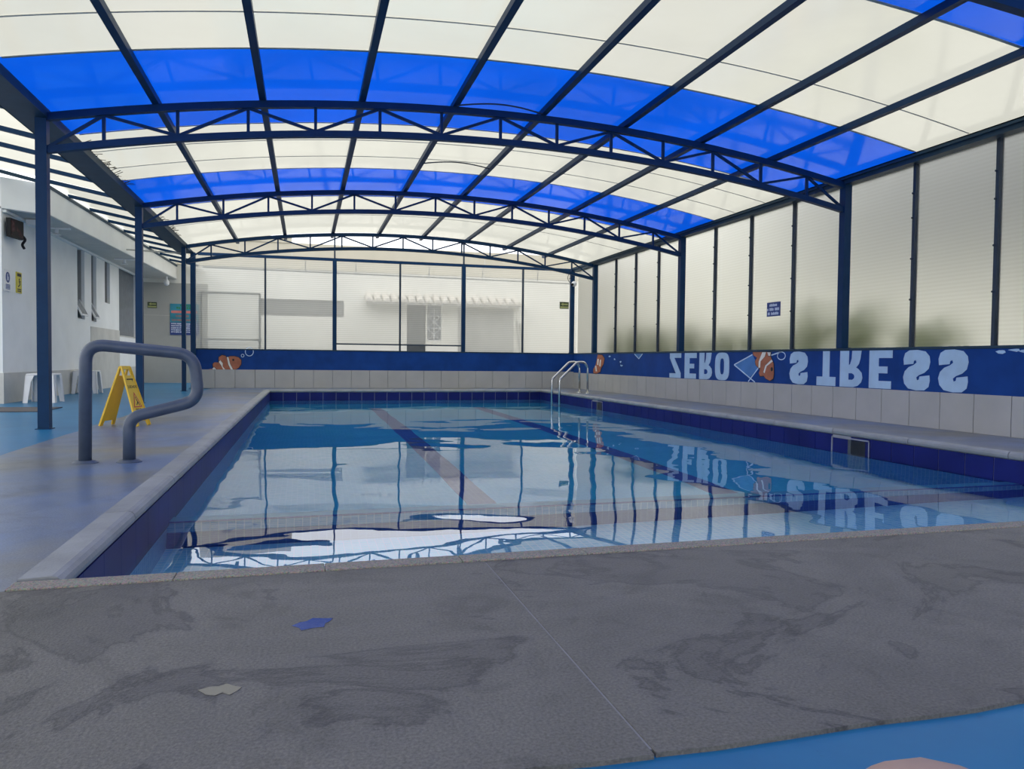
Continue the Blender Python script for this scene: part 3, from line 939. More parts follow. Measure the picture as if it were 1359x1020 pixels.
def build_lean_to():
    t = thing('lean_to_roof', 'white translucent lean-to roof on blue rafters along the left building', 'roof', (-3.6, 8, 3.5))
    z = lambda x: 3.29 + .19 * (-2.75 - x)
    Xo = -6.4
    for ya, yb in [(-8.7, -3.5), (-3.48, 2.0), (2.02, 7.8), (7.82, 13.5)]:
        MB().face([(-2.9, ya, z(-2.9) + .04), (Xo, ya, z(Xo) + .04), (Xo, yb, z(Xo) + .04), (-2.9, yb, z(-2.9) + .04)]).build('roof_sheet', M_sheetwhite, t)
    MB().face([(-2.9, 13.52, z(-2.9) + .04), (-4.1, 13.52, z(-4.1) + .04), (-3.64, 23.65, z(-3.64) + .04), (-2.9, 23.65, z(-2.9) + .04)]).build('roof_sheet', M_sheetwhite, t)
    y = 6.65
    ylist = [1.0, 2.15, 3.3, 4.45, 5.6, 6.75, 7.9, 9.0, 10.2, 11.25, 12.4, 13.5, 14.65, 15.8, 16.95, 18.1, 19.25, 20.4, 21.55, 22.7]
    for y in ylist:
        xo = Xo if y < 13.3 else -4.02 + (y - 13.5) * .04
        MB().bar((-2.9, y, z(-2.9)), (xo, y, z(xo)), .05, .055).build('rafter', M_steel, t)
    MB().bar((-4.02, 13.35, z(-4.0) - .055), (-3.62, 23.65, z(-3.62) - .055), .05, .05).build('ledger_beam', M_steel_dark, t)
    MB().bar((-4.02, 13.35, z(-4.0) - .055), (-6.4, 12.9, z(-6.4) - .03), .05, .05).build('ledger_beam', M_steel_dark, t)
    return t
build_lean_to()

# ------------------------------------------------------------------ left building
def build_left():
    X = -4.55
    YE = 23.7
    ZT = 3.05
    w = MB()
    # wall with three slit windows and one wide opening: built from piers
    holes = [(17.35, 17.87, 1.53, 3.0), (18.40, 18.80, 1.52, 3.0), (19.55, 20.02, 2.01, 3.02), (20.93, 23.1, 1.25, 3.03)]
    y = 13.35
    for a, b, z0, z1 in holes:
        w.box((X - .25, y, -.02), (X, a, ZT))
        w.box((X - .25, a, -.02), (X, b, z0)).box((X - .25, a, z1), (X, b, ZT))
        y = b
    w.box((X - .25, y, -.02), (X, YE, ZT))
    w.box((-9, 13.35, -.02), (X - .25, 13.6, 4.4))
    wall = w.build('wall_left', M_white)
    tag(wall, 'white painted building wall on the left with slit windows', kind='structure')
    MB().box((X, 13.35, -.01), (X + .015, YE, .47)).box((-9, 13.33, -.01), (X + .015, 13.35, .47)).build('plinth', M_plinth, wall)
    MB().box((X, 18.3, .47), (X + .012, 20.93, 1.40)).build('grey_patch', M_plinth, wall)
    MB().box((X, 20.93, .47), (X + .012, YE, 1.25)).build('grey_patch', M_white, wall)
    # projecting fascia block above a grey soffit
    poly = [(-9, 13.35), (X, 13.35), (-3.99, 13.75), (-3.62, YE), (-9, YE)]
    f = MB().prism([(a, b, ZT - .02) for a, b in poly], (0, 0, .48))
    fo = f.build('trim_1', M_white)
    tag(fo, 'projecting white fascia block with soffit above the left building wall', kind='structure')
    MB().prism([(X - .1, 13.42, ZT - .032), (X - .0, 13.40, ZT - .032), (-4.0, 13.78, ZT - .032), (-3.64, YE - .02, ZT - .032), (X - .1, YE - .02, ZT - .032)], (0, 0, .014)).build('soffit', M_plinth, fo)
    MB().box((X, 13.4, ZT - .075), (X + .05, YE, ZT - .034)).build('cornice', M_white, fo)
    # slit windows
    for i, (a, b, z0, z1) in enumerate(holes[:3]):
        wn = thing('window_%d' % (i + 3), 'narrow dark slit window in the left wall', None, (X - .1, (a + b) / 2, z0))
        wn['kind'] = 'structure'
        wn['label'] = ['nearest narrow slit window in the left wall, its bottom pane tilted open', 'middle narrow slit window in the left wall, its bottom pane tilted open', 'short high slit window in the left wall, closed'][i]
        MB().box((X - .14, a, z0), (X - .12, b, z1)).build('pane', M_darkglass, wn)
        MB().box((X - .16, a, z0), (X - .06, a + .025, z1)).box((X - .16, b - .025, z0), (X - .06, b, z1)).box((X - .16, a, z0), (X - .06, b, z0 + .03)).build('window_frame', M_metalgrey, wn)
        if i < 2:
            s = MB()
            p0, p1 = (X - .10, z0 + .42), (X + .07, z0 + .08)
            for yy in (a + .03, b - .03):
                s.bar((p0[0], yy, p0[1]), (p1[0], yy, p1[1]), .03)
            s.bar((p1[0], a + .02, p1[1]), (p1[0], b - .02, p1[1]), .035)
            so = s.build('tilted_sash', M_plastic, wn)
            MB().face([(p0[0], a + .03, p0[1]), (p0[0], b - .03, p0[1]), (p1[0], b - .03, p1[1]), (p1[0], a + .03, p1[1])]).build('pane', M_darkglass, so)
            MB().box((X - .115, a + .03, z0 + .03), (X - .11, b - .03, z0 + .4)).build('dark_gap', M_darkin, wn)
    a, b, z0, z1 = holes[3]
    wn = thing('window_6', 'wide grey shuttered opening at the far end of the left wall', None, (X - .1, (a + b) / 2, z0))
    wn['kind'] = 'structure'
    MB().box((X - .12, a, z0), (X - .10, b, z1)).build('shutter', M_darkglass, wn)
    MB().box((X - .1, a, z0), (X + .02, b, z0 + .03)).build('window_sill', M_plinth, wn)
    return wall
WALL_L = build_left()

def build_facade():
    Y = 23.7
    w = MB()
    # opening for louvre, door and window are shallow recesses: facade from piers
    holes = [(-1.31, 1.15, 2.03, 2.53), (3.10, 3.70, -.02, 2.54), (3.74, 4.20, 1.35, 2.54)]
    x = -9.0
    for a, b, z0, z1 in holes:
        w.box((x, Y, -.13), (a, Y + .2, 4.22))
        if z0 > 0:
            w.box((a, Y, -.13), (b, Y + .2, z0))
        w.box((a, Y, z1), (b, Y + .2, 4.22))
        x = b
    w.box((x, Y, -.13), (13.0, Y + .2, 4.22))
    wall = w.build('wall_far_building', M_facade)
    tag(wall, 'off-white building facade beyond the far glazing', kind='structure')
    MB().box((-9, Y - .03, 3.45), (13, Y, 4.235)).build('parapet_band', M_cream, wall)
    MB().box((-3.0, Y - .06, 4.22), (-.4, Y + .25, 4.42), .01).build('parapet_step', M_cream, wall)
    for x in (-1.9, -.4, 5.6, 8.3):
        MB().box((x, Y - .032, 3.45), (x + .012, Y - .029, 4.2)).build('render_joint', M_plinth, wall)
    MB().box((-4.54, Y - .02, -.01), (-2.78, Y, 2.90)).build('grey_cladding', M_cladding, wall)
    for z in (1.0, 1.95):
        MB().box((-4.54, Y - .022, z), (-2.78, Y - .019, z + .008)).build('cladding_joint', M_plinth, wall)
    lv = thing('window_7', 'long grey louvred ventilation opening in the far facade', None, (0, Y, 2.28))
    lv['kind'] = 'structure'
    MB().box((-1.31, Y + .12, 2.03), (1.15, Y + .14, 2.53)).build('backing', M_darkglass, lv)
    for k in range(9):
        z = 2.06 + k * .054
        MB().bar((-1.31, Y + .06, z), (1.15, Y + .06, z), .035, .026).build('slat', M_metalgrey, lv)
    dr = thing('door_1', 'dark door in the far facade under the tiled awning', None, (3.4, Y, 0))
    dr['kind'] = 'structure'
    MB().box((3.10, Y + .1, -.02), (3.70, Y + .13, 2.54)).build('door_panel', M_darkin, dr)
    wn = thing('window_8', 'dark grilled window beside the door in the far facade', None, (3.97, Y, 1.35))
    wn['kind'] = 'structure'
    MB().box((3.74, Y + .12, 1.35), (4.20, Y + .14, 2.54)).build('pane', M_darkglass, wn)
    gm = MB()
    for x in (3.74, 3.97, 4.2):
        gm.bar((x, Y + .03, 1.35), (x, Y + .03, 2.54), .02)
    for k in range(4):
        z = 1.36 + k * .39
        gm.bar((3.74, Y + .03, z), (4.2, Y + .03, z), .02)
        if k < 3:
            gm.bar((3.74, Y + .03, z), (4.2, Y + .03, z + .39), .014).bar((4.2, Y + .03, z), (3.74, Y + .03, z + .39), .014)
    gm.build('grille', M_plastic, wn)
    MB().box((4.75, Y - .02, -.1), (6.60, Y, 2.42)).build('grey_panel', M_walltile, wall)
    # clay tile awning
    t = thing('tiled_awning', 'pale clay-tiled awning above the dark door in the far facade', 'awning', (4.3, Y, 2.6))
    MB().prism([(1.80, Y, 2.50), (1.80, Y - .55, 2.44), (1.80, Y - .55, 2.50), (1.80, Y, 2.66)], (5.0, 0, 0)).build('awning_board', M_plinth, t)
    src = None
    nt_ = 19
    for k in range(nt_):
        x = 1.88 + k * .263
        m = MB()
        seg = 8
        r0, r1 = .115, .10
        a = [Vector((r0 * math.cos(math.pi * s / seg), -.60, 2.50 + r0 * math.sin(math.pi * s / seg))) for s in range(seg + 1)]
        b = [Vector((r1 * math.cos(math.pi * s / seg), 0, 2.74 + r1 * math.sin(math.pi * s / seg))) for s in range(seg + 1)]
        if src is None:
            va = [m.bm.verts.new(v) for v in a]; vb = [m.bm.verts.new(v) for v in b]
            for s in range(seg):
                m.bm.faces.new((va[s], va[s + 1], vb[s + 1], vb[s]))
            m.bm.faces.new(va[::-1])
            src = m.build('roof_tile', M_clay, t, loc=(0, 0, 0))
            src.location = Vector((x, Y, 0)) - wloc(t)
        else:
            rep(src, 'roof_tile', (x, Y, 0), t)
    for i, (xa, xb, zz) in enumerate(((6.72, 6.78, 2.05), (6.82, 6.93, 1.95))):
        o = MB().bar((xb + .05, Y - .45, -.13), (xa, Y - .03, zz), .05, .03).build('plank', M_metalgrey)
        tag(o, ['grey plank leaning on the far facade, the left of two', 'grey plank leaning on the far facade, the right of two'][i], 'plank', 'planks leaning on the facade')
build_facade()

def build_right_outside():
    w = MB().box((14.5, -6, -.13), (14.8, 28, 7.5)).build('wall_neighbour', M_neighbour)
    tag(w, 'pale neighbouring house wall behind the right glazing', kind='structure')
    MB().prism([(14.5, -6, 3.0), (13.9, -6, 2.85), (13.9, -6, 2.95), (14.5, -6, 3.2)], (0, 26, 0)).build('eave', M_walltile, w)
    MB().box((14.42, -6, 3.2), (14.5, 20, 7.5)).build('upper_storey_shade', M_storeyshade, w)  # dark slab painting the eave's shade onto the upper wall
    MB().box((14.3, 11.0, -.1), (14.5, 11.3, 2.9)).build('pilaster', M_column, w)
    o = MB().box((8.3, 5.55, -.13), (8.75, 6.35, 3.6)).build('column', M_column)
    tag(o, 'dark column outside the right glazing at the right edge of the view', 'column')
    o = MB().box((7.55, 3.5, -.13), (8.25, 6.2, 1.12), .02).build('planter', M_column)
    tag(o, 'dark low planter block outside the glazing near the right edge', 'planter')
    random.seed(21)
    spots = [(7.8, 7.9, .75, 'low green shrub outside the milky glazing above the R of STRESS'), (7.8, 9.15, 1.05, 'tall green shrub outside the milky glazing above the T of STRESS'),
             (7.8, 10.25, 1.1, 'tall green shrub outside the glazing just below the blue notice'), (7.8, 11.45, .80, 'low green shrub outside the glazing above the O of ZERO'),
             (7.8, 12.65, .85, 'green shrub outside the glazing above the E of ZERO'), (7.8, 14.0, .95, 'green shrub outside the glazing just left of the post above the Z'),
             (7.8, 15.2, .95, 'green shrub outside the glazing above the small painted white zigzag'), (7.8, 16.4, 1.1, 'taller green shrub outside the glazing between small fish and zigzag'),
             (7.8, 17.65, 1.05, 'green shrub outside the glazing by the far right corner post')]
    for x, y, h, lab in spots:
        s = thing('shrub', lab, 'shrub', (x, y, -.13), 'shrubs outside the right glazing')
        st = MB()
        m = MB()
        for _ in range(6):
            a = random.uniform(0, 6.28)
            st.bar((x, y, -.13), (x + .22 * math.cos(a), y + .3 * math.sin(a), h + .3), .014)
        for _ in range(420):
            a = random.uniform(0, 6.28)
            rr = random.uniform(.02, .56)
            zz = random.triangular(.2, h + .55, h * .8 + .1)
            p = Vector((x + rr * .55 * math.cos(a), y + rr * .95 * math.sin(a), min(zz, h + .5)))
            d = Vector((random.uniform(-.3, .3), random.uniform(-1, 1), random.uniform(.1, 1.2))).normalized() * random.uniform(.12, .26)
            sd = d.cross(Vector((1, .2, 0))).normalized() * random.uniform(.015, .03)
            m.face([p, p + d * .5 + sd, p + d, p + d * .5 - sd])
        st.build('stem', M_stem, s)
        fo = m.build('foliage', M_leaf, s)
        fo['kind'] = 'stuff'
build_right_outside()

# ------------------------------------------------------------------ handrail and ladder
def smooth_path(pts, n=10):
    """Catmull-Rom through points"""
    P = [Vector(p) for p in pts]
    P = [P[0] * 2 - P[1]] + P + [P[-1] * 2 - P[-2]]
    out = []
    for i in range(1, len(P) - 2):
        for k in range(n):
            t = k / n
            a, b, c, d = P[i - 1], P[i], P[i + 1], P[i + 2]
            out.append(.5 * ((2 * b) + (-a + c) * t + (2 * a - 5 * b + 4 * c - d) * t * t + (-a + 3 * b - 3 * c + d) * t ** 3))
    out.append(P[-2])
    return out

def fillet(pts, radii, n=8):
    """polyline with rounded corners"""
    P = [Vector(p) for p in pts]
    out = [P[0]]
    for i in range(1, len(P) - 1):
        a, b, c = P[i - 1], P[i], P[i + 1]
        u, v = (a - b).normalized(), (c - b).normalized()
        ang = u.angle(v)
        t = min(radii[i - 1] / math.tan(ang / 2), (a - b).length * .49, (c - b).length * .49)
        s, e = b + u * t, b + v * t
        for k in range(n + 1):
            q = k / n
            out.append(s.lerp(b, q).lerp(b.lerp(e, q), q))
    out.append(P[-1])
    return out

def build_handrail():
    y = 5.82
    t = thing('handrail', 'grey painted tubular handrail looped over the left pool deck', 'handrail', (-1.35, y, 0))
    pts = [(-1.487, y, 0), (-1.478, y, .835), (-.775, y, .768), (-.745, y, .435), (-1.205, y, .315), (-1.205, y, 0)]
    p = fillet(pts, [.12, .15, .13, .11], 10)
    MB().tube(p, .042, 16).build('tube', M_rail, t, smooth=True)
    for x in (-1.487, -1.205):
        MB().tube([(x, y, 0.0), (x, y, .004), (x, y, .018), (x, y, .02)], [.085, .085, .062, .05], 20).build('floor_flange', M_rail, t, smooth=False)
build_handrail()

def build_ladder():
    t = thing('pool_ladder', 'stainless steel pool ladder over the far right pool edge', 'ladder', (6.0, 16.4, 0))
    for y, dx in ((16.62, 0.0), (16.18, .035)):
        pts = [(6.27 + dx, y, 0), (6.27 + dx, y, .60), (6.18 + dx, y, .735), (6.0 + dx, y, .72), (5.585 + dx, y, .32), (5.585 + dx, y, -1.1)]
        p = fillet(pts, [.10, .12, .14, .12], 6)
        MB().tube(p, .026, 12).build('rail', M_chrome, t, smooth=True)
        MB().tube([(6.27 + dx, y, 0), (6.27 + dx, y, .012), (6.27 + dx, y, .02)], [.06, .06, .045], 14).build('floor_flange', M_chrome, t)
    for z in (-.45, -.72, -.99):
        MB().box((5.56, 16.18, z - .015), (5.66, 16.62, z + .015), .006).build('step', M_plastic, t)
build_ladder()

# ------------------------------------------------------------------ text helper
def text_mesh(txt, size, name, mat, parent, origin, right, up, align='CENTER'):
    cu = bpy.data.curves.new(name, 'FONT')
    cu.body = txt; cu.size = size; cu.align_x = align; cu.align_y = 'CENTER'
    cu.fill_mode = 'BOTH'; cu.offset = size * .012; cu.extrude = 0.0004
    cu.resolution_u = 2
    tmp = bpy.data.objects.new('tmp', cu)
    COL.objects.link(tmp)
    dg = bpy.context.evaluated_depsgraph_get()
    me = bpy.data.meshes.new_from_object(tmp.evaluated_get(dg))
    bpy.data.objects.remove(tmp); bpy.data.curves.remove(cu)
    r, u = Vector(right).normalized(), Vector(up).normalized()
    n = r.cross(u)
    M = Matrix(((r.x, u.x, n.x, 0), (r.y, u.y, n.y, 0), (r.z, u.z, n.z, 0), (0, 0, 0, 1)))
    me.transform(M)
    me.materials.clear(); me.materials.append(mat)
    o = bpy.data.objects.new(name, me)
    COL.objects.link(o); o.parent = parent
    o.location = Vector(origin) - wloc(parent)
    return o

# ------------------------------------------------------------------ wet floor sign
def build_wet_sign():
    o = Vector((-1.887, 8.92, 0))
    t = thing('wet_floor_sign', 'yellow folding wet floor sign standing on the left deck edge', 'sign', o)
    # the sign opens along direction e; its boards are wide along b
    e = Vector((0.94, -0.33, 0)).normalized()
    b = Vector((0.33, 0.94, 0)).normalized()
    H, spread, W0, W1 = .635, .20, .085, .135
    apex = o + Vector((0, 0, H))
    for s, nm in ((-1, 'board'), (1, 'board')):
        foot = o + e * s * spread
        dn = (foot - apex).normalized()
        L = (foot - apex).length
        nrm = b.cross(dn) * (1 if s > 0 else 1)
        nrm = (e * s + Vector((0, 0, .3))).normalized()
        nrm = (nrm - dn * nrm.dot(dn)).normalized()
        def P(u, v, k=0):     # u across -1..1, v down 0..1
            w = W0 + (W1 - W0) * v
            return apex + dn * L * v + b * u * w + nrm * k
        th = .012
        m = MB()
        def slab(poly, th0=0.0, th1=th):
            m.prism([P(u, v, th0) for u, v in poly], nrm * (th1 - th0))
        # board with a handle hole near the top and two short feet
        slab([(-1, .0), (1, .0), (1, .045), (-1, .045)])
        slab([(-1, .045), (-.62, .045), (-.62, .15), (-1, .15)])
        slab([(.62, .045), (1, .045), (1, .15), (.62, .15)])
        slab([(-1, .15), (1, .15), (1, .92), (-1, .92)])
        slab([(-1, .92), (-.55, .92), (-.62, 1.0), (-1, 1.0)])
        slab([(.55, .92), (1, .92), (1, 1.0), (.62, 1.0)])
        # raised rims along both edges
        slab([(-1, .0), (-.90, .0), (-.90, 1.0), (-1, 1.0)], th, th + .006)
        slab([(.90, .0), (1, .0), (1, 1.0), (.90, 1.0)], th, th + .006)
        slab([(-.9, .86), (.9, .86), (.9, .885), (-.9, .885)], th, th + .005)
        bd = m.build('board', M_yellow, t)
        if s > 0:
            k = th + .001
            up = -dn
            right = up.cross(nrm)
            # printed panel: slot mark, word, warning triangle, two words
            m2 = MB().prism([P(u, v, k) for u, v in ((-.6, .205), (.6, .205), (.6, .225), (.45, .225), (.45, .25), (.35, .25), (.35, .225), (-.6, .225))], nrm * .0006)
            m2.build('printed_mark', M_black, bd)
            text_mesh('CUIDADO', .042, 'printed_text', M_black, bd, P(0, .345, k), right, up)
            tri = [P(0, .43, k), P(.66, .69, k), P(-.66, .69, k)]
            tin = [P(0, .475, k + .0004), P(.50, .672, k + .0004), P(-.50, .672, k + .0004)]
            MB().prism(tri, nrm * .0006).build('warning_triangle', M_red, bd)
            MB().prism(tin, nrm * .0006).build('triangle_field', M_yellow, bd)
            fig = MB()
            f = lambda pts: fig.prism([P(u, v, k + .001) for u, v in pts], nrm * .0006)
            f([(-.06, .515), (.06, .515), (.06, .545), (-.06, .545)])
            f([(-.05, .55), (.08, .55), (.22, .61), (.12, .625)])
            f([(.08, .60), (.22, .61), (-.1, .655), (-.2, .65)])
            f([(.12, .60), (.24, .60), (.34, .66), (.24, .665)])
            fig.build('slipping_figure', M_black, bd)
            text_mesh('PISO', .058, 'printed_text', M_black, bd, P(0, .745, k), right, up)
            text_mesh('MOJADO', .044, 'printed_text', M_black, bd, P(0, .815, k), right, up)
    MB().tube([apex - b * W0, apex + b * W0], .012, 10).build('hinge', M_yellow, t)
build_wet_sign()

# ------------------------------------------------------------------ plastic stools
def build_stool():
    t = thing('plastic_stool', 'white plastic stool nearer the camera, partly behind the nearest left post', 'stool', (-4.10, 13.73, -.01), 'white plastic stools by the wall')
    cx, cy, z0 = -4.10, 13.73, -.01
    H = .47
    s0, s1 = .205, .235           # half widths at the top and at the floor
    MB().box((cx - s0, cy - s0, z0 + H - .035), (cx + s0, cy + s0, z0 + H), .022).build('seat', M_plastic, t, smooth=False)
    for sx in (-1, 1):
        for sy in (-1, 1):
            # corner leg with an angle section: two tapered plates meeting at the corner
            m = MB()
            wt, wb = .105, .07
            top = Vector((cx + sx * s0, cy + sy * s0, z0 + H - .03))
            bot = Vector((cx + sx * s1, cy + sy * s1, z0))
            ix, iy = Vector((-sx, 0, 0)), Vector((0, -sy, 0))
            for d, nn in ((ix, iy), (iy, ix)):
                mid = top.lerp(bot, .25)
                poly = [top, top + d * (wt + .025), mid + d * wt * .86, bot + d * wb, bot]
                m.prism(poly, nn * .012)
            m.build('leg', M_plastic, t)
    return t
st1 = build_stool()
copy_tree(st1, (-4.28, 16.95, -.01), 'white plastic stool farther along the left wall, behind the grey handrail')
mt = MB().box((-4.5, 11.35, -.01), (-3.42, 12.25, .004), .002).build('floor_mat', M_mat)
tag(mt, 'dark flat floor mat on the blue floor at the left edge', 'mat')

# ------------------------------------------------------------------ things on the left building
def build_left_things():
    X = -4.535
    # monitor on a bracket, angled out from the wall
    t = thing('monitor', 'black wall monitor with a dim reddish picture under the left soffit', 'monitor', (-4.45, 13.7, 2.75))
    a, b = Vector((-4.48, 13.42, 0)), Vector((-4.43, 13.84, 0))
    d = (b - a).normalized(); n = Vector((d.y, -d.x, 0))
    def slab(k0, k1, z0, z1, i0=0.0, i1=0.0):
        p, q = a + d * i0, b - d * i1
        return MB().prism([p + n * k0 + Vector((0, 0, z0)), q + n * k0 + Vector((0, 0, z0)), q + n * k0 + Vector((0, 0, z1)), p + n * k0 + Vector((0, 0, z1))], n * (k1 - k0))
    slab(-.03, .03, 2.61, 2.90).build('casing', M_plastblack, t)
    slab(.03, .034, 2.64, 2.87, .03, .03).build('screen', M_screen, t)
    MB().bar((-4.55, 13.75, 2.76), (-4.44, 13.72, 2.76), .05).build('bracket', M_metalgrey, t)
    MB().tube(smooth_path([(-4.44, 13.87, 2.70), (-4.40, 13.90, 2.63), (-4.44, 13.90, 2.55), (-4.41, 13.89, 2.48)], 5), .02, 8).build('cable', M_plastblack, t)
    # lamps / sensors under the soffit
    lz = 3.018
    t = thing('soffit_lamp', 'small white lamp under the left soffit right of the monitor', 'lamp', (-4.38, 14.3, lz))
    MB().box((-4.46, 14.12, lz - .11), (-4.30, 14.45, lz - .015), .01).build('housing', M_plastic, t)
    MB().tube([(-4.31, 14.44, lz - .06), (-4.26, 14.50, lz - .07)], .045, 10).build('lens', M_plastblack, t)
    for i, (x, y, lab) in enumerate([(-4.25, 14.98, 'small ceiling bracket fixture under the left soffit behind the nearest post'), (-4.05, 19.2, 'small ceiling bracket fixture under the far left soffit')]):
        t = thing('ceiling_fixture', lab, 'fixture', (x, y, lz), 'soffit fixtures')
        MB().box((x - .22, y - .03, lz - .03), (x + .22, y + .03, lz), .006).build('mounting_bar', M_plastic, t)
        MB().tube([(x, y, lz - .03), (x, y, lz - .10), (x, y, lz - .13)], [.03, .03, .08], 12).build('head', M_plastic, t)
    t = thing('hanging_bulb', 'white bulb hanging at the far end of the left soffit', 'lamp', (-3.78, 23.0, lz))
    MB().tube([(-3.78, 23.0, lz), (-3.78, 23.0, lz - .09)], .03, 10).build('holder', M_plastic, t)
    MB().tube([(-3.78, 23.0, lz - .09), (-3.78, 23.0, lz - .14), (-3.78, 23.0, lz - .22), (-3.78, 23.0, lz - .26)], [.03, .07, .07, .03], 12).build('bulb', M_plastic, t, smooth=True)
    # strut from the fascia to the far posts
    o = MB().bar((-3.80, 18.2, 3.10), (XL - .06, 17.95, 3.04), .03).build('strut', M_metalgrey)
    tag(o, 'thin grey metal strut between the left fascia and a blue post', 'strut')
    # mandatory sign
    ya, yb, z0, z1 = 13.43, 13.66, 1.76, 2.10
    xs = X
    t = thing('wall_sign', 'white sign with a blue round pictogram on the left wall', 'sign', (xs, (ya + yb) / 2, z0))
    MB().box((-4.55, ya, z0), (xs, yb, z1)).build('sign_panel', M_plastic, t)
    cy, cz = (ya + yb) / 2, z0 + .22
    MB().prism([(xs, cy + .085 * math.cos(2 * math.pi * k / 20), cz + .085 * math.sin(2 * math.pi * k / 20)) for k in range(20)], (.002, 0, 0)).build('pictogram_disc', M_signblue, t)
    MB().box((xs + .002, cy - .03, cz - .05), (xs + .0035, cy + .025, cz + .01)).box((xs + .002, cy - .03, cz + .01), (xs + .0035, cy - .018, cz + .05)).box((xs + .002, cy - .008, cz + .01), (xs + .0035, cy + .004, cz + .06)).build('pictogram', M_signtext, t)
    MB().box((xs, ya + .03, z0 + .03), (xs + .002, yb - .03, z0 + .11)).build('caption_block', M_signblue, t)
    cap = MB()
    for r in range(3):
        for c in range(4):
            cap.box((xs + .002, ya + .04 + c * .038, z0 + .038 + r * .024), (xs + .003, ya + .068 + c * .038, z0 + .05 + r * .024))
    cap.build('caption_marks', M_signtext, t)
    ya, yb, z0, z1 = 13.92, 14.15, 1.77, 2.11
    t = thing('wall_sign', 'yellow warning sign with black print on the left wall', 'sign', (xs, (ya + yb) / 2, z0))
    MB().box((-4.55, ya, z0), (xs, yb, z1)).build('sign_panel', M_signyellow, t)
    MB().box((xs, ya + .03, z1 - .07), (xs + .002, yb - .03, z1 - .02)).build('header_block', M_black, t)
    cy, cz = (ya + yb) / 2, z0 + .17
    MB().tube([(xs + .001, cy, cz + .05), (xs + .002, cy, cz + .05)], .02, 10).bar((xs + .002, cy - .01, cz + .03), (xs + .002, cy + .03, cz - .03), .03, .002, up=(1, 0, 0)).bar((xs + .002, cy + .03, cz - .03), (xs + .002, cy - .05, cz - .07), .02, .002, up=(1, 0, 0)).bar((xs + .002, cy, cz + .02), (xs + .002, cy + .06, cz + .02), .015, .002, up=(1, 0, 0)).build('pictogram', M_black, t)
    m = MB()
    for r in range(2):
        for c in range(4):
            m.box((xs, ya + .035 + c * .042, z0 + .02 + r * .03), (xs + .002, ya + .067 + c * .042, z0 + .04 + r * .03))
    m.build('caption_marks', M_black, t)
build_left_things()

def build_back_signs():
    Y = 23.675
    # dark green exit-type sign on the back wall left
    def green_sign(x0, x1, z0, z1, y, lab, face=-1):
        t = thing('direction_sign', lab, 'sign', ((x0 + x1) / 2, y, z0))
        MB().box((x0, y - .012, z0), (x1, y, z1)).build('sign_panel', M_signgreen, t)
        w, h = x1 - x0, z1 - z0
        yf = y - .0125
        MB().box((x0 + w * .05, yf - .001, z0 + h * .1), (x1 - w * .05, yf, z0 + h * .34)).build('lower_stripe', M_signpale, t)
        MB().prism([(x0 + w * .12, yf, z0 + h * .66), (x0 + w * .38, yf, z0 + h * .90), (x0 + w * .38, yf, z0 + h * .76), (x1 - w * .1, yf, z0 + h * .76), (x1 - w * .1, yf, z0 + h * .56), (x0 + w * .38, yf, z0 + h * .56), (x0 + w * .38, yf, z0 + h * .44)], (0, -.001, 0)).build('arrow', M_signpale, t)
    green_sign(-4.40, -4.15, 2.16, 2.33, Y, 'small dark sign on the far end wall of the left passage')
    green_sign(6.73, 6.99, 2.18, 2.37, YF + .055, 'small dark green direction sign on the far glazing near the right corner')
    # poster
    x0, x1, z0, z1 = -3.80, -3.02, 1.39, 2.30
    t = thing('poster', 'teal information poster with pink heading, partly behind the far posts', 'poster', ((x0 + x1) / 2, Y, z0))
    yf = Y - .012
    MB().box((x0, yf, z0), (x1, Y, z1)).build('panel', M_teal, t)
    W, H = x1 - x0, z1 - z0
    def blk(u0, u1, v0, v1, nm, mat, k=.002):
        return MB().box((x0 + W * u0, yf - k, z1 - H * v1), (x0 + W * u1, yf, z1 - H * v0)).build(nm, mat, t)
    blk(0, 1, .60, 1, 'lower_field', M_signblue, .001)
    def row(u0, u1, v0, v1, n, nm, mat, seed):
        random.seed(seed)
        m = MB()
        du = (u1 - u0) / n
        for i in range(n):
            a = u0 + du * i
            wv = du * random.uniform(.55, .85)
            m.box((x0 + W * a, yf - .003, z1 - H * (v1 - random.uniform(0, .2) * (v1 - v0))), (x0 + W * (a + wv), yf, z1 - H * v0))
        m.build(nm, mat, t)
    row(.35, .80, .03, .09, 7, 'print_line', M_green, 1)
    row(.22, .92, .10, .17, 8, 'print_line', M_green, 2)
    blk(.04, .96, .22, .30, 'heading_bar', M_pink)
    row(.20, .66, .36, .43, 8, 'print_line', M_brown, 3)
    row(.06, .94, .49, .56, 14, 'print_line', M_brown, 4)
    for k in range(5):
        row(.04, .96, .62 + k * .066, .665 + k * .066, 18, 'print_line', M_signtext, 5 + k)
    # blue notice on the right glazing
    X = 7.228
    y0, y1, z0, z1 = 10.255, 10.60, 1.50, 1.725
    t = thing('notice_sign', 'small blue notice with pale lettering on the right glazing', 'sign', (X, (y0 + y1) / 2, z0))
    MB().box((X - .008, y0, z0), (X + .008, y1, z1)).build('sign_panel', M_signblue, t)
    random.seed(5)
    m = MB()
    for r, words in enumerate(((7,), (1, 4, 4), (2, 7))):
        zc = z1 - .045 - r * .068
        total = sum(words) + len(words) - 1
        w = .30 / 10.5
        y = (y0 + y1) / 2 + total * w / 2
        for wd in words:
            for i in range(wd):
                m.box((X - .010, y - w * .78, zc - .022), (X - .008, y, zc + .022 - random.choice((0, 0, .008))))
                y -= w
            y -= w
    m.build('print_marks', M_signtext, t)['kind'] = 'stuff'
build_back_signs()

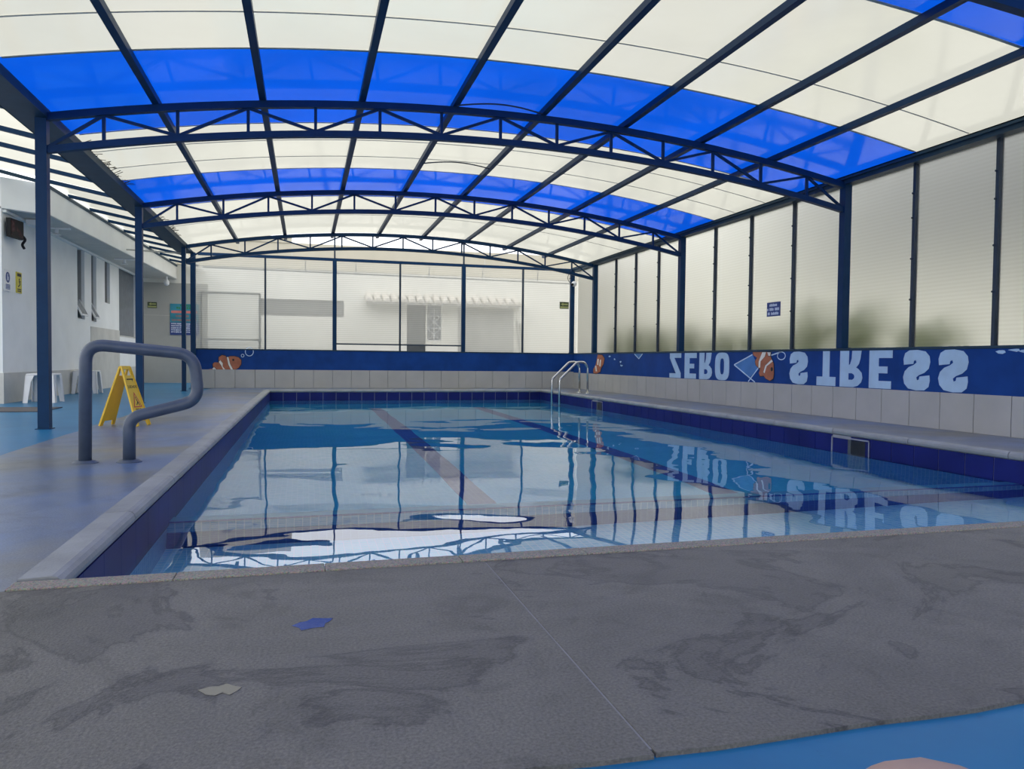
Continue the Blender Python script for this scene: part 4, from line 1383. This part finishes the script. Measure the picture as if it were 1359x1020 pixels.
def build_cctv():
    x, y, z = 7.09, YF - .02, 2.86
    t = thing('security_camera', 'white security camera on the far right corner post', 'camera', (x, y, z))
    MB().tube([(x, y + .009, z), (x, y - .03, z)], .05, 14).build('mount', M_plastic, t)
    bm = MB()
    bmesh.ops.create_uvsphere(bm.bm, u_segments=16, v_segments=10, radius=.075, matrix=Matrix.Translation((x, y - .08, z)))
    bm.build('housing', M_plastic, t, smooth=True)
    MB().tube([(x - .06, y - .12, z - .02), (x - .085, y - .14, z - .03)], .035, 12).build('lens', M_plastblack, t)
    pts = [(x - .04, y, z + .02), (x - .12, y, z + .06), (x - .16, y, z + .16), (x - .13, y, z + .26), (x - .06, y, z + .28), (x - .05, y, z + .18), (x - .12, y, z + .14)]
    MB().tube(smooth_path(pts, 5), .008, 6).build('cable', M_plastblack, t)
build_cctv()

# two thin wires looped between the purlins
for (xa, xb, y, lab) in ((1.70, 2.75, 8.66, 'thin dark wire looped between two roof purlins above the nearest truss'), (1.70, 2.75, 11.35, 'thin dark wire looped between two roof purlins in the white roof bay')):
    za, zb = arc_z(xa, .02), arc_z(xb, .02)
    p = [(xa + (xb - xa) * i / 12, y - .05 * math.sin(math.pi * i / 12), za + (zb - za) * i / 12 + .045 * math.sin(math.pi * i / 12)) for i in range(13)]
    o = MB().tube(p, .009, 6).build('wire', M_wire)
    tag(o, lab, 'wire')

# ------------------------------------------------------------------ puddles on the deck
def puddle(pts, lab):
    o = MB().prism([(a, b, .0002) for a, b in pts], (0, 0, .0012)).build('puddle', M_puddle)
    tag(o, lab, 'puddle')
puddle([(-.036, 2.155), (-.012, 2.178), (.004, 2.182), (.022, 2.205), (.05, 2.196), (.078, 2.190), (.070, 2.168), (.055, 2.150), (.052, 2.124), (.02, 2.122), (-.009, 2.109), (-.015, 2.13)], 'small puddle reflecting blue on the grey deck near the front coping')
puddle([(-.232, 1.783), (-.205, 1.796), (-.19, 1.792), (-.172, 1.803), (-.155, 1.786), (-.138, 1.777), (-.146, 1.758), (-.161, 1.740), (-.178, 1.757), (-.192, 1.745), (-.211, 1.753)], 'small pale puddle on the darker damp part of the front deck')

# ------------------------------------------------------------------ knee of the seated person
def build_person():
    root = (.22, -.22, .40)
    knee = (.470, .476, .396)
    ankle = (.44, .42, .075)
    V = [root, (.33, .10, .40), knee, (.462, .455, .22), ankle, (.45, .50, .035), (.47, .62, .022)]
    Rd = [.085, .082, .078, .052, .036, .036, .028]
    E = [(0, 1), (1, 2), (2, 3), (3, 4), (4, 5), (5, 6)]
    for k in range(5):      # toes
        V.append((.435 + k * .021, .665 - abs(k - 1) * .009, .008)); Rd.append(.011 if k else .013)
        E.append((6, 7 + k))
    me = bpy.data.meshes.new('person')
    me.from_pydata(V, E, [])
    o = bpy.data.objects.new('person', me)
    COL.objects.link(o)
    md = o.modifiers.new('skin', 'SKIN'); md.use_smooth_shade = True
    for i, sv in enumerate(me.skin_vertices[0].data):
        sv.radius = (Rd[i], Rd[i]); sv.use_root = (i == 0)
    ss = o.modifiers.new('subsurf', 'SUBSURF'); ss.levels = 2; ss.render_levels = 2
    me.materials.append(M_skin)
    tag(o, 'bare bent knee of a seated person at the bottom right edge', 'person')
build_person()
